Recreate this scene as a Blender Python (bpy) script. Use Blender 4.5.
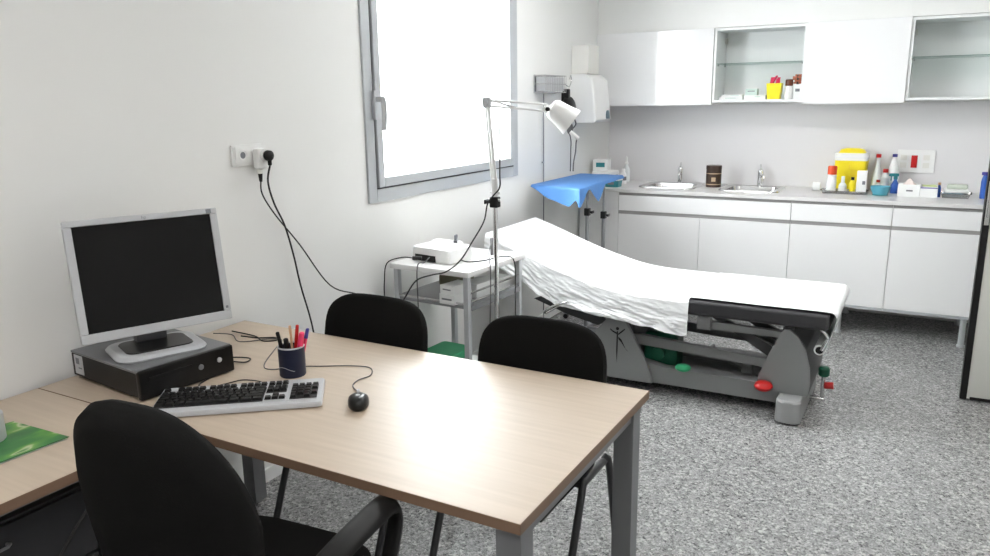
import bpy, bmesh, math, random
from mathutils import Vector, Matrix
for _o in list(bpy.data.objects):
    bpy.data.objects.remove(_o)
SC = bpy.context.scene
COL = SC.collection
random.seed(4)
PI = math.pi

# ------------------------------------------------------------------ camera
def make_camera():
    p, y, r = math.radians(-13.0418), math.radians(-29.3758), math.radians(-0.8254)
    fw = Vector((math.sin(y)*math.cos(p), math.cos(y)*math.cos(p), math.sin(p)))
    rt = Vector((math.cos(y), -math.sin(y), 0)); up = rt.cross(fw)
    r2 = rt*math.cos(r) + up*math.sin(r); u2 = -rt*math.sin(r) + up*math.cos(r)
    cam = bpy.data.cameras.new('camera'); cam.sensor_width = 36; cam.lens = 765.085/990*36
    cam.clip_start = 0.05; cam.clip_end = 100
    o = bpy.data.objects.new('camera', cam); COL.objects.link(o)
    M = Matrix((r2, u2, -fw)).transposed().to_4x4(); M.translation = Vector((2.3308, 0, 1.5701))
    o.matrix_world = M
    SC.camera = o
make_camera()

# ------------------------------------------------------------------ sky, lights, exposure
SKY = 8.0
PANEL = 6.5
SC.view_settings.view_transform = 'Standard'
SC.view_settings.look = 'None'
SC.view_settings.gamma = 1.0
SC.view_settings.use_curve_mapping = False
SC.view_settings.exposure = 1.35
w = bpy.data.worlds.new('sky'); SC.world = w; w.use_nodes = True
w.node_tree.nodes['Background'].inputs[0].default_value = (0.97, 0.98, 1.0, 1)
w.node_tree.nodes['Background'].inputs[1].default_value = SKY

# ------------------------------------------------------------------ materials
def mat(name, col, rough=0.5, metal=0.0, spec=0.5, emit=None, estr=0, coat=0.0, trans=0.0, ior=1.45, bump=None, alpha=1.0, sheen=0):
    m = bpy.data.materials.new(name); m.use_nodes = True
    nt = m.node_tree; b = nt.nodes['Principled BSDF']
    b.inputs['Base Color'].default_value = (*col, 1); b.inputs['Roughness'].default_value = rough
    b.inputs['Metallic'].default_value = metal; b.inputs['Specular IOR Level'].default_value = spec
    b.inputs['Coat Weight'].default_value = coat; b.inputs['Transmission Weight'].default_value = trans
    b.inputs['IOR'].default_value = ior; b.inputs['Alpha'].default_value = alpha
    b.inputs['Sheen Weight'].default_value = sheen
    if emit: b.inputs['Emission Color'].default_value = (*emit, 1); b.inputs['Emission Strength'].default_value = estr
    # every surface gets a little procedural variation
    tc = nt.nodes.new('ShaderNodeTexCoord'); no = nt.nodes.new('ShaderNodeTexNoise')
    sc, st, dist = bump if bump else (60, 0.03, 0.001)
    no.inputs['Scale'].default_value = sc; no.inputs['Detail'].default_value = 4
    nt.links.new(tc.outputs['Object'], no.inputs['Vector'])
    bp = nt.nodes.new('ShaderNodeBump'); bp.inputs['Strength'].default_value = st; bp.inputs['Distance'].default_value = dist
    nt.links.new(no.outputs['Fac'], bp.inputs['Height']); nt.links.new(bp.outputs['Normal'], b.inputs['Normal'])
    m.diffuse_color = (*col, 1)
    return m

def mix_node(nt, fac, a, b):
    n = nt.nodes.new('ShaderNodeMix'); n.data_type = 'RGBA'
    if isinstance(fac, (int, float)): n.inputs[0].default_value = fac
    else: nt.links.new(fac, n.inputs[0])
    for v, i in ((a, 6), (b, 7)):
        if isinstance(v, tuple): n.inputs[i].default_value = (*v, 1)
        else: nt.links.new(v, n.inputs[i])
    return n.outputs[2]

def ramp(nt, src, stops, interp='LINEAR'):
    n = nt.nodes.new('ShaderNodeValToRGB'); n.color_ramp.interpolation = interp
    e = n.color_ramp.elements
    while len(e) < len(stops): e.new(0.5)
    for el, (p, c) in zip(e, stops): el.position = p; el.color = (*c, 1)
    nt.links.new(src, n.inputs[0]); return n.outputs[0]

def terrazzo():
    m = mat('terrazzo', (0.4, 0.4, 0.4), 0.22, spec=0.5)
    nt = m.node_tree; b = nt.nodes['Principled BSDF']
    tc = nt.nodes['Texture Coordinate'] if 'Texture Coordinate' in nt.nodes else nt.nodes.new('ShaderNodeTexCoord')
    def vor(scale):
        v = nt.nodes.new('ShaderNodeTexVoronoi'); v.inputs['Scale'].default_value = scale
        nt.links.new(tc.outputs['Object'], v.inputs['Vector'])
        s = nt.nodes.new('ShaderNodeSeparateColor'); nt.links.new(v.outputs['Color'], s.inputs[0])
        return v, s
    v1, s1 = vor(95); v2, s2 = vor(210)
    c1 = ramp(nt, s1.outputs[0], [(0, (0.05, 0.05, 0.052)), (0.14, (0.22, 0.22, 0.223)), (0.5, (0.33, 0.33, 0.33)), (0.86, (0.58, 0.575, 0.56))], 'CONSTANT')
    c2 = ramp(nt, s2.outputs[1], [(0, (0.06, 0.06, 0.062)), (0.2, (0.265, 0.265, 0.268)), (0.75, (0.48, 0.48, 0.47))], 'CONSTANT')
    c = mix_node(nt, 0.5, c1, c2)
    # thin tile joints every 40 cm
    br = nt.nodes.new('ShaderNodeTexBrick'); br.offset = 0; br.inputs['Scale'].default_value = 1.0
    br.inputs['Brick Width'].default_value = 0.4; br.inputs['Row Height'].default_value = 0.4
    br.inputs['Mortar Size'].default_value = 0.0015; br.inputs['Mortar Smooth'].default_value = 0.2
    nt.links.new(tc.outputs['Object'], br.inputs['Vector'])
    c = mix_node(nt, br.outputs['Fac'], c, (0.25, 0.25, 0.25))
    nt.links.new(c, b.inputs['Base Color'])
    return m

def beech():
    m = mat('beech_laminate', (0.6, 0.5, 0.4), 0.40, spec=0.75)
    nt = m.node_tree; b = nt.nodes['Principled BSDF']
    tc = nt.nodes.new('ShaderNodeTexCoord'); mp = nt.nodes.new('ShaderNodeMapping')
    mp.inputs['Scale'].default_value = (3.0, 60, 30)
    nt.links.new(tc.outputs['Object'], mp.inputs['Vector'])
    no = nt.nodes.new('ShaderNodeTexNoise'); no.inputs['Scale'].default_value = 1.0; no.inputs['Detail'].default_value = 5
    nt.links.new(mp.outputs[0], no.inputs['Vector'])
    c = ramp(nt, no.outputs['Fac'], [(0.3, (0.495, 0.40, 0.305)), (0.7, (0.55, 0.45, 0.35))])
    nt.links.new(c, b.inputs['Base Color'])
    return m

def thin_glass(name, tint=(0.96, 0.98, 0.975)):
    m = bpy.data.materials.new(name); m.use_nodes = True; nt = m.node_tree
    for n in list(nt.nodes): nt.nodes.remove(n)
    out = nt.nodes.new('ShaderNodeOutputMaterial'); mx = nt.nodes.new('ShaderNodeMixShader')
    tr = nt.nodes.new('ShaderNodeBsdfTransparent'); gl = nt.nodes.new('ShaderNodeBsdfGlossy'); lw = nt.nodes.new('ShaderNodeLayerWeight'); pw = nt.nodes.new('ShaderNodeMath'); pw.operation = 'POWER'; pw.inputs[1].default_value = 4; fr = nt.nodes.new('ShaderNodeMath'); fr.operation = 'MULTIPLY_ADD'; fr.inputs[1].default_value = 0.6; fr.inputs[2].default_value = 0.04
    lw.inputs[0].default_value = 0.5; nt.links.new(lw.outputs['Facing'], pw.inputs[0]); nt.links.new(pw.outputs[0], fr.inputs[0])
    tr.inputs[0].default_value = (*tint, 1); gl.inputs['Roughness'].default_value = 0.03; 
    nt.links.new(fr.outputs[0], mx.inputs[0]); nt.links.new(tr.outputs[0], mx.inputs[1]); nt.links.new(gl.outputs[0], mx.inputs[2])
    nt.links.new(mx.outputs[0], out.inputs[0]); return m

def fabric(name, col, rough=0.9):
    return mat(name, col, rough, bump=(420, 0.35, 0.002), spec=0.15)

def paper_mat():
    m = mat('exam_paper', (0.9, 0.91, 0.92), 0.6, bump=(14, 0.45, 0.02), spec=0.3)
    return m

M = {}
M['wall'] = mat('painted_wall', (0.80, 0.80, 0.785), 0.55, bump=(180, 0.08, 0.002), spec=0.3)
M['ceiling'] = mat('ceiling_paint', (0.82, 0.82, 0.81), 0.9)
M['floor'] = terrazzo()
M['beech'] = beech()
M['edge'] = mat('brown_edge_band', (0.20, 0.125, 0.08), 0.5)
M['alu'] = mat('grey_aluminium', (0.52, 0.54, 0.56), 0.4, 0.35)
M['alu_dark'] = mat('dark_aluminium', (0.30, 0.31, 0.32), 0.45, 0.4)
M['seal'] = mat('rubber_seal', (0.06, 0.06, 0.065), 0.6)
M['glass'] = thin_glass('window_glass')
M['shelfglass'] = thin_glass('shelf_glass', (0.80, 0.88, 0.86))
M['gloss'] = mat('gloss_white_lacquer', (0.84, 0.84, 0.845), 0.12, spec=0.5, coat=0.3, bump=(3, 0.02, 0.001))
M['carcass'] = mat('white_melamine', (0.80, 0.81, 0.81), 0.4)
M['splash'] = mat('splash_panel', (0.74, 0.728, 0.738), 0.35)
M['counter'] = mat('counter_laminate', (0.70, 0.69, 0.69), 0.3)
M['groove'] = mat('groove_aluminium', (0.33, 0.32, 0.32), 0.4, 0.1)
M['steel'] = mat('stainless_steel', (0.62, 0.62, 0.62), 0.22, 0.95)
M['chrome'] = mat('chrome', (0.75, 0.75, 0.76), 0.12, 1.0)
M['black'] = mat('black_plastic', (0.008, 0.008, 0.008), 0.42, spec=0.35)
M['blackgloss'] = mat('black_gloss_plastic', (0.007, 0.007, 0.007), 0.28, spec=0.4)
M['screen'] = mat('dark_screen', (0.006, 0.006, 0.006), 0.3, spec=0.2)
M['silver'] = mat('silver_plastic', (0.50, 0.51, 0.53), 0.38, 0.05)
M['silverdk'] = mat('dark_silver_plastic', (0.20, 0.205, 0.215), 0.4, 0.2)
M['white'] = mat('white_plastic', (0.83, 0.83, 0.82), 0.35)
M['offwhite'] = mat('offwhite_plastic', (0.76, 0.75, 0.71), 0.4)
M['whitemetal'] = mat('white_enamel', (0.82, 0.82, 0.81), 0.28)
M['fab'] = fabric('black_chair_fabric', (0.0075, 0.0075, 0.0072))
M['leg'] = mat('dark_grey_tube', (0.055, 0.056, 0.06), 0.4, 0.2)
M['deskleg'] = mat('grey_desk_leg', (0.22, 0.225, 0.235), 0.45, 0.35)
M['padblack'] = mat('charcoal_vinyl', (0.035, 0.035, 0.038), 0.42, bump=(260, 0.15, 0.001))
M['bedgrey'] = mat('bed_grey_shell', (0.215, 0.22, 0.222), 0.42)
M['bedlight'] = mat('bed_light_grey', (0.30, 0.305, 0.305), 0.4)
M['bedframe'] = mat('bed_frame_grey', (0.07, 0.072, 0.075), 0.45, 0.2)
M['paper'] = paper_mat()
M['blue'] = mat('blue_drape', (0.085, 0.235, 0.55), 0.6, bump=(10, 0.3, 0.01))
M['green'] = mat('green_plastic', (0.03, 0.34, 0.15), 0.5)
M['dkgreen'] = mat('dark_green_plastic', (0.01, 0.10, 0.055), 0.4)
M['red'] = mat('red_plastic', (0.50, 0.012, 0.012), 0.35)
M['orange'] = mat('orange_red_plastic', (0.70, 0.08, 0.02), 0.4)
M['yellow'] = mat('yellow_plastic', (0.88, 0.72, 0.02), 0.4)
M['navy'] = mat('navy_card', (0.010, 0.014, 0.038), 0.45)
M['pink'] = mat('pink_plastic', (0.85, 0.06, 0.16), 0.35)
M['purple'] = mat('violet_blue_plastic', (0.06, 0.06, 0.30), 0.35)
M['bluepl'] = mat('blue_plastic', (0.03, 0.11, 0.45), 0.3)
M['teal'] = mat('teal_plastic', (0.03, 0.22, 0.25), 0.4)
M['bowl'] = mat('light_blue_bowl', (0.10, 0.38, 0.50), 0.35)
M['brown'] = mat('dark_brown_tin', (0.055, 0.032, 0.022), 0.35)
M['gold'] = mat('beige_print', (0.50, 0.38, 0.25), 0.5)
M['tan'] = mat('tan_wood', (0.62, 0.40, 0.24), 0.5)
M['card'] = mat('white_card', (0.82, 0.83, 0.82), 0.6)
M['mint'] = mat('mint_card', (0.60, 0.72, 0.68), 0.6)
M['print'] = mat('grey_print', (0.18, 0.19, 0.21), 0.6)
M['clear'] = mat('milky_bottle', (0.74, 0.78, 0.78), 0.25)
M['amber'] = mat('amber_glass', (0.10, 0.025, 0.01), 0.15)
M['cord'] = mat('black_rubber_cord', (0.012, 0.012, 0.012), 0.5)
M['greycord'] = mat('grey_cord', (0.12, 0.12, 0.125), 0.5)
M['doorgrey'] = mat('pale_grey_door', (0.62, 0.62, 0.58), 0.5)
M['emit'] = mat('lamp_diffuser', (0.9, 0.9, 0.9), 0.5, emit=(1, 0.972, 0.955), estr=PANEL)
M['stone'] = mat('light_stone', (0.6, 0.6, 0.58), 0.8)

def folder_mat():
    m = mat('green_leaf_print', (0.1, 0.4, 0.08), 0.3)
    nt = m.node_tree; b = nt.nodes['Principled BSDF']
    tc = nt.nodes.new('ShaderNodeTexCoord'); mp = nt.nodes.new('ShaderNodeMapping'); mp.inputs['Scale'].default_value = (9, 4, 1)
    mp.inputs['Rotation'].default_value = (0, 0, 0.5)
    nt.links.new(tc.outputs['Object'], mp.inputs['Vector'])
    no = nt.nodes.new('ShaderNodeTexNoise'); no.inputs['Scale'].default_value = 1.3; no.inputs['Detail'].default_value = 2
    nt.links.new(mp.outputs[0], no.inputs['Vector'])
    c = ramp(nt, no.outputs['Fac'], [(0.3, (0.015, 0.12, 0.03)), (0.5, (0.03, 0.20, 0.035)), (0.57, (0.12, 0.33, 0.04)), (0.60, (0.50, 0.55, 0.33)), (0.64, (0.04, 0.22, 0.04))])
    nt.links.new(c, b.inputs['Base Color']); return m
M['folder'] = folder_mat()

# ------------------------------------------------------------------ mesh builder
class MB:
    def __init__(s): s.bm = bmesh.new()
    def _x(s, vs, Mx): bmesh.ops.transform(s.bm, matrix=Mx, verts=vs)
    def box(s, c, d, rz=0, bev=0.0, R=None, seg=2):
        g = bmesh.ops.create_cube(s.bm, size=1.0); vs = g['verts']
        bmesh.ops.scale(s.bm, vec=d, verts=vs)
        if bev > 0:
            es = list({e for v in vs for e in v.link_edges})
            r = bmesh.ops.bevel(s.bm, geom=es, offset=min(bev, min(d)*0.49), segments=seg, profile=0.5, affect='EDGES')
            vs = list({v for f in r['faces'] for v in f.verts} | {v for v in vs if v.is_valid})
        Mx = Matrix.Translation(c) @ (R.to_4x4() if R is not None else Matrix.Rotation(rz, 4, 'Z'))
        s._x(vs, Mx); return s
    def span(s, x0, x1, y0, y1, z0, z1, bev=0.0, seg=2):
        return s.box(((x0+x1)/2, (y0+y1)/2, (z0+z1)/2), (abs(x1-x0), abs(y1-y0), abs(z1-z0)), bev=bev, seg=seg)
    def cyl(s, a, b, r0, r1=None, seg=20, caps=True):
        a, b = Vector(a), Vector(b); d = b-a
        r1 = r0 if r1 is None else r1
        g = bmesh.ops.create_cone(s.bm, cap_ends=caps, segments=seg, radius1=r0, radius2=r1, depth=d.length)
        q = Vector((0, 0, 1)).rotation_difference(d.normalized())
        s._x(g['verts'], Matrix.Translation((a+b)/2) @ q.to_matrix().to_4x4()); return s
    def sph(s, c, r, sc=(1, 1, 1), seg=16):
        g = bmesh.ops.create_uvsphere(s.bm, u_segments=seg, v_segments=max(8, seg//2), radius=r)
        s._x(g['verts'], Matrix.Translation(c) @ Matrix.Diagonal((*sc, 1))); return s
    def lathe(s, prof, c=(0, 0, 0), seg=24, axis=None):
        rings = []
        Mx = Matrix.Translation(c)
        if axis is not None: Mx = Mx @ Vector((0, 0, 1)).rotation_difference(Vector(axis).normalized()).to_matrix().to_4x4()
        for r, z in prof:
            if r < 1e-5: rings.append([s.bm.verts.new(Mx @ Vector((0, 0, z)))])
            else: rings.append([s.bm.verts.new(Mx @ Vector((r*math.cos(2*PI*i/seg), r*math.sin(2*PI*i/seg), z))) for i in range(seg)])
        for A, B in zip(rings, rings[1:]):
            for i in range(seg):
                j = (i+1) % seg
                if len(A) == 1 and len(B) == 1: continue
                if len(A) == 1: s.bm.faces.new((A[0], B[i], B[j]))
                elif len(B) == 1: s.bm.faces.new((A[i], A[j], B[0]))
                else: s.bm.faces.new((A[i], A[j], B[j], B[i]))
        return s
    def prism(s, pts, ax, a, b, Mx=None):
        def P(p, t):
            v = {'x': Vector((t, p[0], p[1])), 'y': Vector((p[0], t, p[1])), 'z': Vector((p[0], p[1], t))}[ax]
            return Mx @ v if Mx is not None else v
        A = [s.bm.verts.new(P(p, a)) for p in pts]; B = [s.bm.verts.new(P(p, b)) for p in pts]
        n = len(pts); s.bm.faces.new(A); s.bm.faces.new(B[::-1])
        for i in range(n): s.bm.faces.new((A[i], B[i], B[(i+1) % n], A[(i+1) % n]))
        return s
    def tube(s, pts, r, seg=8, smooth=6, closed=False, rz=None):
        P = [Vector(p) for p in pts]
        if smooth > 1 and len(P) > 2: P = spline(P, smooth, closed)
        n = len(P); rings = []
        T0 = None; N = None
        for i in range(n):
            if closed: t = (P[(i+1) % n]-P[i-1]).normalized()
            else: t = (P[min(i+1, n-1)]-P[max(i-1, 0)]).normalized()
            if N is None:
                h = Vector((0, 0, 1)) if abs(t.z) < 0.9 else Vector((1, 0, 0))
                N = (h - t*h.dot(t)).normalized()
            else:
                N = (N - t*N.dot(t)).normalized()
            B = t.cross(N)
            rr = r(i/(n-1)) if callable(r) else r
            rb = rr if rz is None else rz
            rings.append([s.bm.verts.new(P[i] + N*rr*math.cos(2*PI*k/seg) + B*rb*math.sin(2*PI*k/seg)) for k in range(seg)])
        m = n if closed else n-1
        for i in range(m):
            A, B_ = rings[i], rings[(i+1) % n]
            for k in range(seg): s.bm.faces.new((A[k], A[(k+1) % seg], B_[(k+1) % seg], B_[k]))
        if not closed: s.bm.faces.new(rings[0][::-1]); s.bm.faces.new(rings[-1])
        return s
    def grid(s, F, nu, nv, thick=0.0):
        def sheet(off):
            return [[s.bm.verts.new(Vector(F(i/nu, j/nv)) + off) for j in range(nv+1)] for i in range(nu+1)]
        V = sheet(Vector((0, 0, 0)))
        fs = []
        for i in range(nu):
            for j in range(nv): fs.append(s.bm.faces.new((V[i][j], V[i+1][j], V[i+1][j+1], V[i][j+1])))
        if thick:
            s.bm.normal_update()
            bmesh.ops.solidify(s.bm, geom=fs, thickness=thick)
        return s
    def text(s, body, size, Mx, depth=0.0008):
        cu = bpy.data.curves.new('txt', 'FONT'); cu.body = body; cu.size = size; cu.extrude = depth
        cu.align_x = 'CENTER'; cu.align_y = 'CENTER'
        o = bpy.data.objects.new('txt', cu); COL.objects.link(o)
        dg = bpy.context.evaluated_depsgraph_get(); dg.update()
        me = bpy.data.meshes.new_from_object(o.evaluated_get(dg)); me.transform(Mx); s.bm.from_mesh(me)
        bpy.data.objects.remove(o); bpy.data.meshes.remove(me); return s

def spline(P, k, closed=False):
    out = []; n = len(P)
    rng = range(n) if closed else range(n-1)
    for i in rng:
        p0 = P[(i-1) % n] if closed or i > 0 else P[0]
        p1, p2 = P[i], P[(i+1) % n]
        p3 = P[(i+2) % n] if closed or i+2 < n else P[-1]
        for j in range(k):
            t = j/k
            out.append(0.5*((2*p1)+(-p0+p2)*t+(2*p0-5*p1+4*p2-p3)*t*t+(-p0+3*p1-3*p2+p3)*t**3))
    if not closed: out.append(P[-1])
    return out

def world_of(o):
    m = o.matrix_basis.copy()
    while o.parent: o = o.parent; m = o.matrix_basis @ m
    return m

def obj(name, mb, m, parent=None, local=False, label=None, sharp=38):
    """one mesh object; coordinates are room coordinates unless local"""
    bm = mb.bm
    bmesh.ops.recalc_face_normals(bm, faces=bm.faces)
    bm.normal_update()
    for f in bm.faces: f.smooth = True
    lim = math.radians(sharp)
    for e in bm.edges:
        if len(e.link_faces) == 2 and e.calc_face_angle(0) > lim: e.smooth = False
    me = bpy.data.meshes.new(name); bm.to_mesh(me); bm.free()
    me.materials.append(M[m] if isinstance(m, str) else m)
    o = bpy.data.objects.new(name, me); COL.objects.link(o)
    wnm = o.modifiers.new('weighted_normal', 'WEIGHTED_NORMAL'); wnm.keep_sharp = True; wnm.weight = 100
    if parent is not None:
        o.parent = parent
        if not local: me.transform(world_of(parent).inverted())
    elif not local:
        xs = [v.co for v in me.vertices]
        c = Vector(((min(v.x for v in xs)+max(v.x for v in xs))/2, (min(v.y for v in xs)+max(v.y for v in xs))/2, min(v.z for v in xs)))
        me.transform(Matrix.Translation(-c)); o.location = c
    if label: o['label'] = label
    return o

def tag(o, label, cat, group=None, kind=None):
    if label: o['label'] = label
    if cat: o['category'] = cat
    if group: o['group'] = group
    if kind: o['kind'] = kind
    return o

def thing(name, label, cat, loc=(0, 0, 0), rz=0, group=None):
    o = bpy.data.objects.new(name, None); COL.objects.link(o)
    o.empty_display_size = 0.1; o.location = loc; o.rotation_euler = (0, 0, rz)
    return tag(o, label, cat, group)

def struct(name, mb, m, label=None, parent=None):
    o = obj(name, mb, m, parent)
    if parent is None:
        o['kind'] = 'structure'
    if label: o['label'] = label
    return o

def dup(root, loc, rz, label, group=None):
    r = root.copy(); COL.objects.link(r); r.location = loc; r.rotation_euler = (0, 0, rz); r['label'] = label
    if group: r['group'] = group
    for ch in list(root.children):
        c = ch.copy(); COL.objects.link(c); c.parent = r
        for g in list(ch.children):
            d = g.copy(); COL.objects.link(d); d.parent = c
    return r

# ================================================================== ROOM SHELL
D, H, XR, YF = 6.127, 2.75, 3.5, -1.3
WY0, WY1, WZ0, WZ1 = 2.94, 4.42, 1.12, 2.36         # hole of the window in the left wall
struct('floor', MB().span(-0.25, 5.2, YF-0.2, D+0.2, -0.1, 0), 'floor', 'polished grey speckled terrazzo floor')
struct('ceiling', MB().span(-0.25, 5.2, YF-0.2, D+0.2, H, H+0.1), 'ceiling')
mb = MB()
mb.span(-0.2, 0, YF, WY0, 0, H); mb.span(-0.2, 0, WY1, D, 0, H)
mb.span(-0.2, 0, WY0, WY1, 0, WZ0); mb.span(-0.2, 0, WY0, WY1, WZ1, H)
struct('wall_left', mb, 'wall', 'white painted wall with the window and the power outlets')
struct('wall_back', MB().span(-0.2, 5.2, D, D+0.15, 0, H), 'wall', 'white wall behind the cabinets')
struct('wall_front', MB().span(-0.2, 5.2, YF-0.15, YF, 0, H), 'wall')
mb = MB(); mb.span(XR, XR+0.12, YF, 3.62, 0, H); mb.span(XR, XR+0.12, 4.56, D, 0, H); mb.span(XR, XR+0.12, 3.62, 4.56, 2.1, H)
struct('wall_right', mb, 'wall')
struct('wall_corridor', MB().span(5.05, 5.2, YF, D, 0, H), 'wall')
struct('trim_1', MB().span(0, XR, 5.835, D, 2.06, H), 'wall', 'white boxed soffit above the wall cabinets')
struct('trim_2', MB().span(0.0, XR, D-0.012, D, 0.912, 1.52), 'splash', 'pale grey splash panel between counter and wall cabinets')
struct('baseboard_left', MB().span(0, 0.012, YF, 5.4, 0, 0.06, bev=0.002), 'white')

# window: outer frame, sash, pane, handle, sill; daylight behind
wn = bpy.data.objects.new('window_1', None); COL.objects.link(wn); wn.location = (0, 3.68, WZ0)
wn['kind'] = 'structure'; wn['label'] = 'tilt-and-turn window in a grey aluminium frame, bright daylight behind the glass'
def rect_frame(x0, x1, y0, y1, z0, z1, wd, bev=0.003):
    m_ = MB(); m_.span(x0, x1, y0, y0+wd, z0, z1, bev); m_.span(x0, x1, y1-wd, y1, z0, z1, bev)
    m_.span(x0, x1, y0+wd, y1-wd, z0, z0+wd, bev); m_.span(x0, x1, y0+wd, y1-wd, z1-wd, z1, bev); return m_
obj('window_frame', rect_frame(-0.07, 0.012, 2.905, 4.447, 1.095, 2.40, 0.062), 'alu', wn)
obj('seal', rect_frame(-0.05, 0.008, 2.966, 4.386, 1.156, 2.339, 0.010, 0), 'seal', wn, label='dark rubber seal')
obj('sash', rect_frame(-0.045, 0.022, 2.975, 4.378, 1.165, 2.330, 0.048, 0.006), 'alu', wn)
obj('glass_pane', MB().span(-0.012, -0.006, 3.01, 4.34, 1.20, 2.29), 'glass', wn)
hd = obj('handle', MB().span(0.012, 0.030, 2.956, 2.992, 1.49, 1.625, 0.004).cyl((0.03, 2.974, 1.585), (0.062, 2.974, 1.585), 0.013)
         .tube([(0.060, 2.974, 1.590), (0.068, 2.974, 1.575), (0.070, 2.974, 1.52), (0.064, 2.974, 1.44)], 0.014, 10), 'silver', wn, label='grey handle turned downward')
# door leaf standing open on the right
dr = bpy.data.objects.new('door_1', None); COL.objects.link(dr); dr.location = (3.436, 4.55, 0); dr['kind'] = 'structure'
dr['label'] = 'pale grey door standing open at the right edge, with a black closing edge'
dr.rotation_euler = (0, 0, math.radians(2.5))
obj('door_leaf', MB().span(-0.804, 0, -0.02, 0.02, 0.012, 2.08, 0.002), 'doorgrey', dr, local=True)
obj('closing_edge', MB().span(-0.835, -0.804, -0.024, 0.024, 0.006, 2.08, 0.002), 'black', dr, local=True, label='black edge strip of the door')
obj('latch_plate', MB().span(-0.829, -0.808, -0.028, -0.024, 0.93, 1.15, 0.001).span(-0.822, -0.813, -0.034, -0.028, 0.97, 1.06, 0.002), 'steel', dr, local=True, label='steel latch plate')
obj('bottom_seal', MB().span(-0.79, 0, -0.023, 0.023, 0.006, 0.022), 'black', dr, local=True, label='black seal along the bottom')
mb = MB(); mb.span(XR-0.02, XR+0.14, 3.62, 3.66, 0, 2.1, .003); mb.span(XR-0.02, XR+0.14, 4.575, 4.615, 0, 2.1, .003); mb.span(XR-0.02, XR+0.14, 3.62, 4.615, 2.06, 2.1, .003)
struct('trim_3', mb, 'doorgrey', 'door frame')

# ceiling lights (above the frame); the near one is added to brighten the desk side
def ceiling_light(x, y, label, sx=0.6, sy=0.6):
    t = thing('ceiling_light', label, 'ceiling light', (x, y, H), 0, 'square ceiling light panels')
    f = MB(); f.span(-sx/2-.02, sx/2+.02, -sy/2-.02, -sy/2, -.03, 0); f.span(-sx/2-.02, sx/2+.02, sy/2, sy/2+.02, -.03, 0)
    f.span(-sx/2-.02, -sx/2, -sy/2, sy/2, -.03, 0); f.span(sx/2, sx/2+.02, -sy/2, sy/2, -.03, 0)
    obj('frame', f, 'white', t, local=True)
    obj('diffuser', MB().span(-sx/2, sx/2, -sy/2, sy/2, -.02, -.008), 'emit', t, local=True, label='glowing white diffuser')
for (x, y, lb) in [(1.0, 3.9, 'square ceiling light panel over the examination table'), (2.6, 3.7, 'square ceiling light panel in front of the door'),
                   (1.7, 0.2, 'unseen ceiling light panel added to brighten the near end of the room')]:
    ceiling_light(x, y, lb, 1.0 if y < 1 else .6)

# ================================================================== BASE CABINETS
YB = 5.47; ZT = 0.912
XU = [0.33, 0.945, 1.56, 2.172, 2.785]
def base_unit(x0, x1, label, doors, drawer=True, end=False):
    t = thing('base_cabinet', label, 'cabinet', ((x0+x1)/2, 5.75, 0), 0, 'white base cabinets under the counter')
    b = MB(); b.span(x0+.001, x1-.001, YB+.03, D-.02, 0.20, 0.215)
    b.span(x0+.001, x0+.018, YB+.02, D-.02, 0.215, 0.865); b.span(x1-.018, x1-.001, YB+.02, D-.02, 0.215, 0.865); b.span(x0+.018, x1-.018, D-.035, D-.02, .215, .865)
    obj('body', b, 'carcass', t)
    g = MB(); g.span(x0+.001, x1-.001, YB+.006, YB+.019, .868, .8875); g.span(x0+.001, x1-.001, YB+.006, YB+.019, .727, .7515)
    obj('grip_profile', g, 'groove', t, label='recessed grey aluminium grip profile')
    obj('drawer_front', MB().span(x0+.0015, x1-.0015, YB, YB+.02, .752, .867, .0015), 'gloss', t)
    for (a, c) in doors: obj('door', MB().span(a+.0015, c-.0015, YB, YB+.02, .205, .7265, .0015), 'gloss', t)
    obj('bottom_rail', MB().span(x0+.001, x1-.001, YB+.002, YB+.03, .185, .203), 'alu', t)
    fx = [x0+.35] if not end else [x0+.46]
    for xx in fx:
        for yy in (YB+.03, D-.08): obj('leg', MB().cyl((xx, yy, 0.0), (xx, yy, .2), .018).cyl((xx, yy, 0), (xx, yy, .012), .024), 'alu', t)
    return t
base_unit(XU[0], XU[2], 'wide white base cabinet with two doors below the two sinks', [(XU[0], XU[1]), (XU[1], XU[2])])
base_unit(XU[2], XU[3], 'white base cabinet with one door below the yellow sharps container', [(XU[2], XU[3])])
base_unit(XU[3], XU[4], 'white base cabinet at the right end, beside the open door', [(XU[3], XU[4])], end=True)
t = thing('filler_panel', 'plain white filler panel between the left wall and the base cabinets', 'panel', (0.16, 5.6, 0))
obj('panel', MB().span(0.014, 0.328, YB, YB+.02, 0.12, .887, .0015), 'gloss', t)
obj('side_batten', MB().span(0.014, 0.05, YB+.02, D-.02, 0.1, .887), 'carcass', t)
obj('foot', MB().cyl((.2, YB+.06, 0), (.2, YB+.06, .12), .018).span(.18, .22, YB+.02, YB+.08, .12, .14), 'alu', t)
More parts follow.
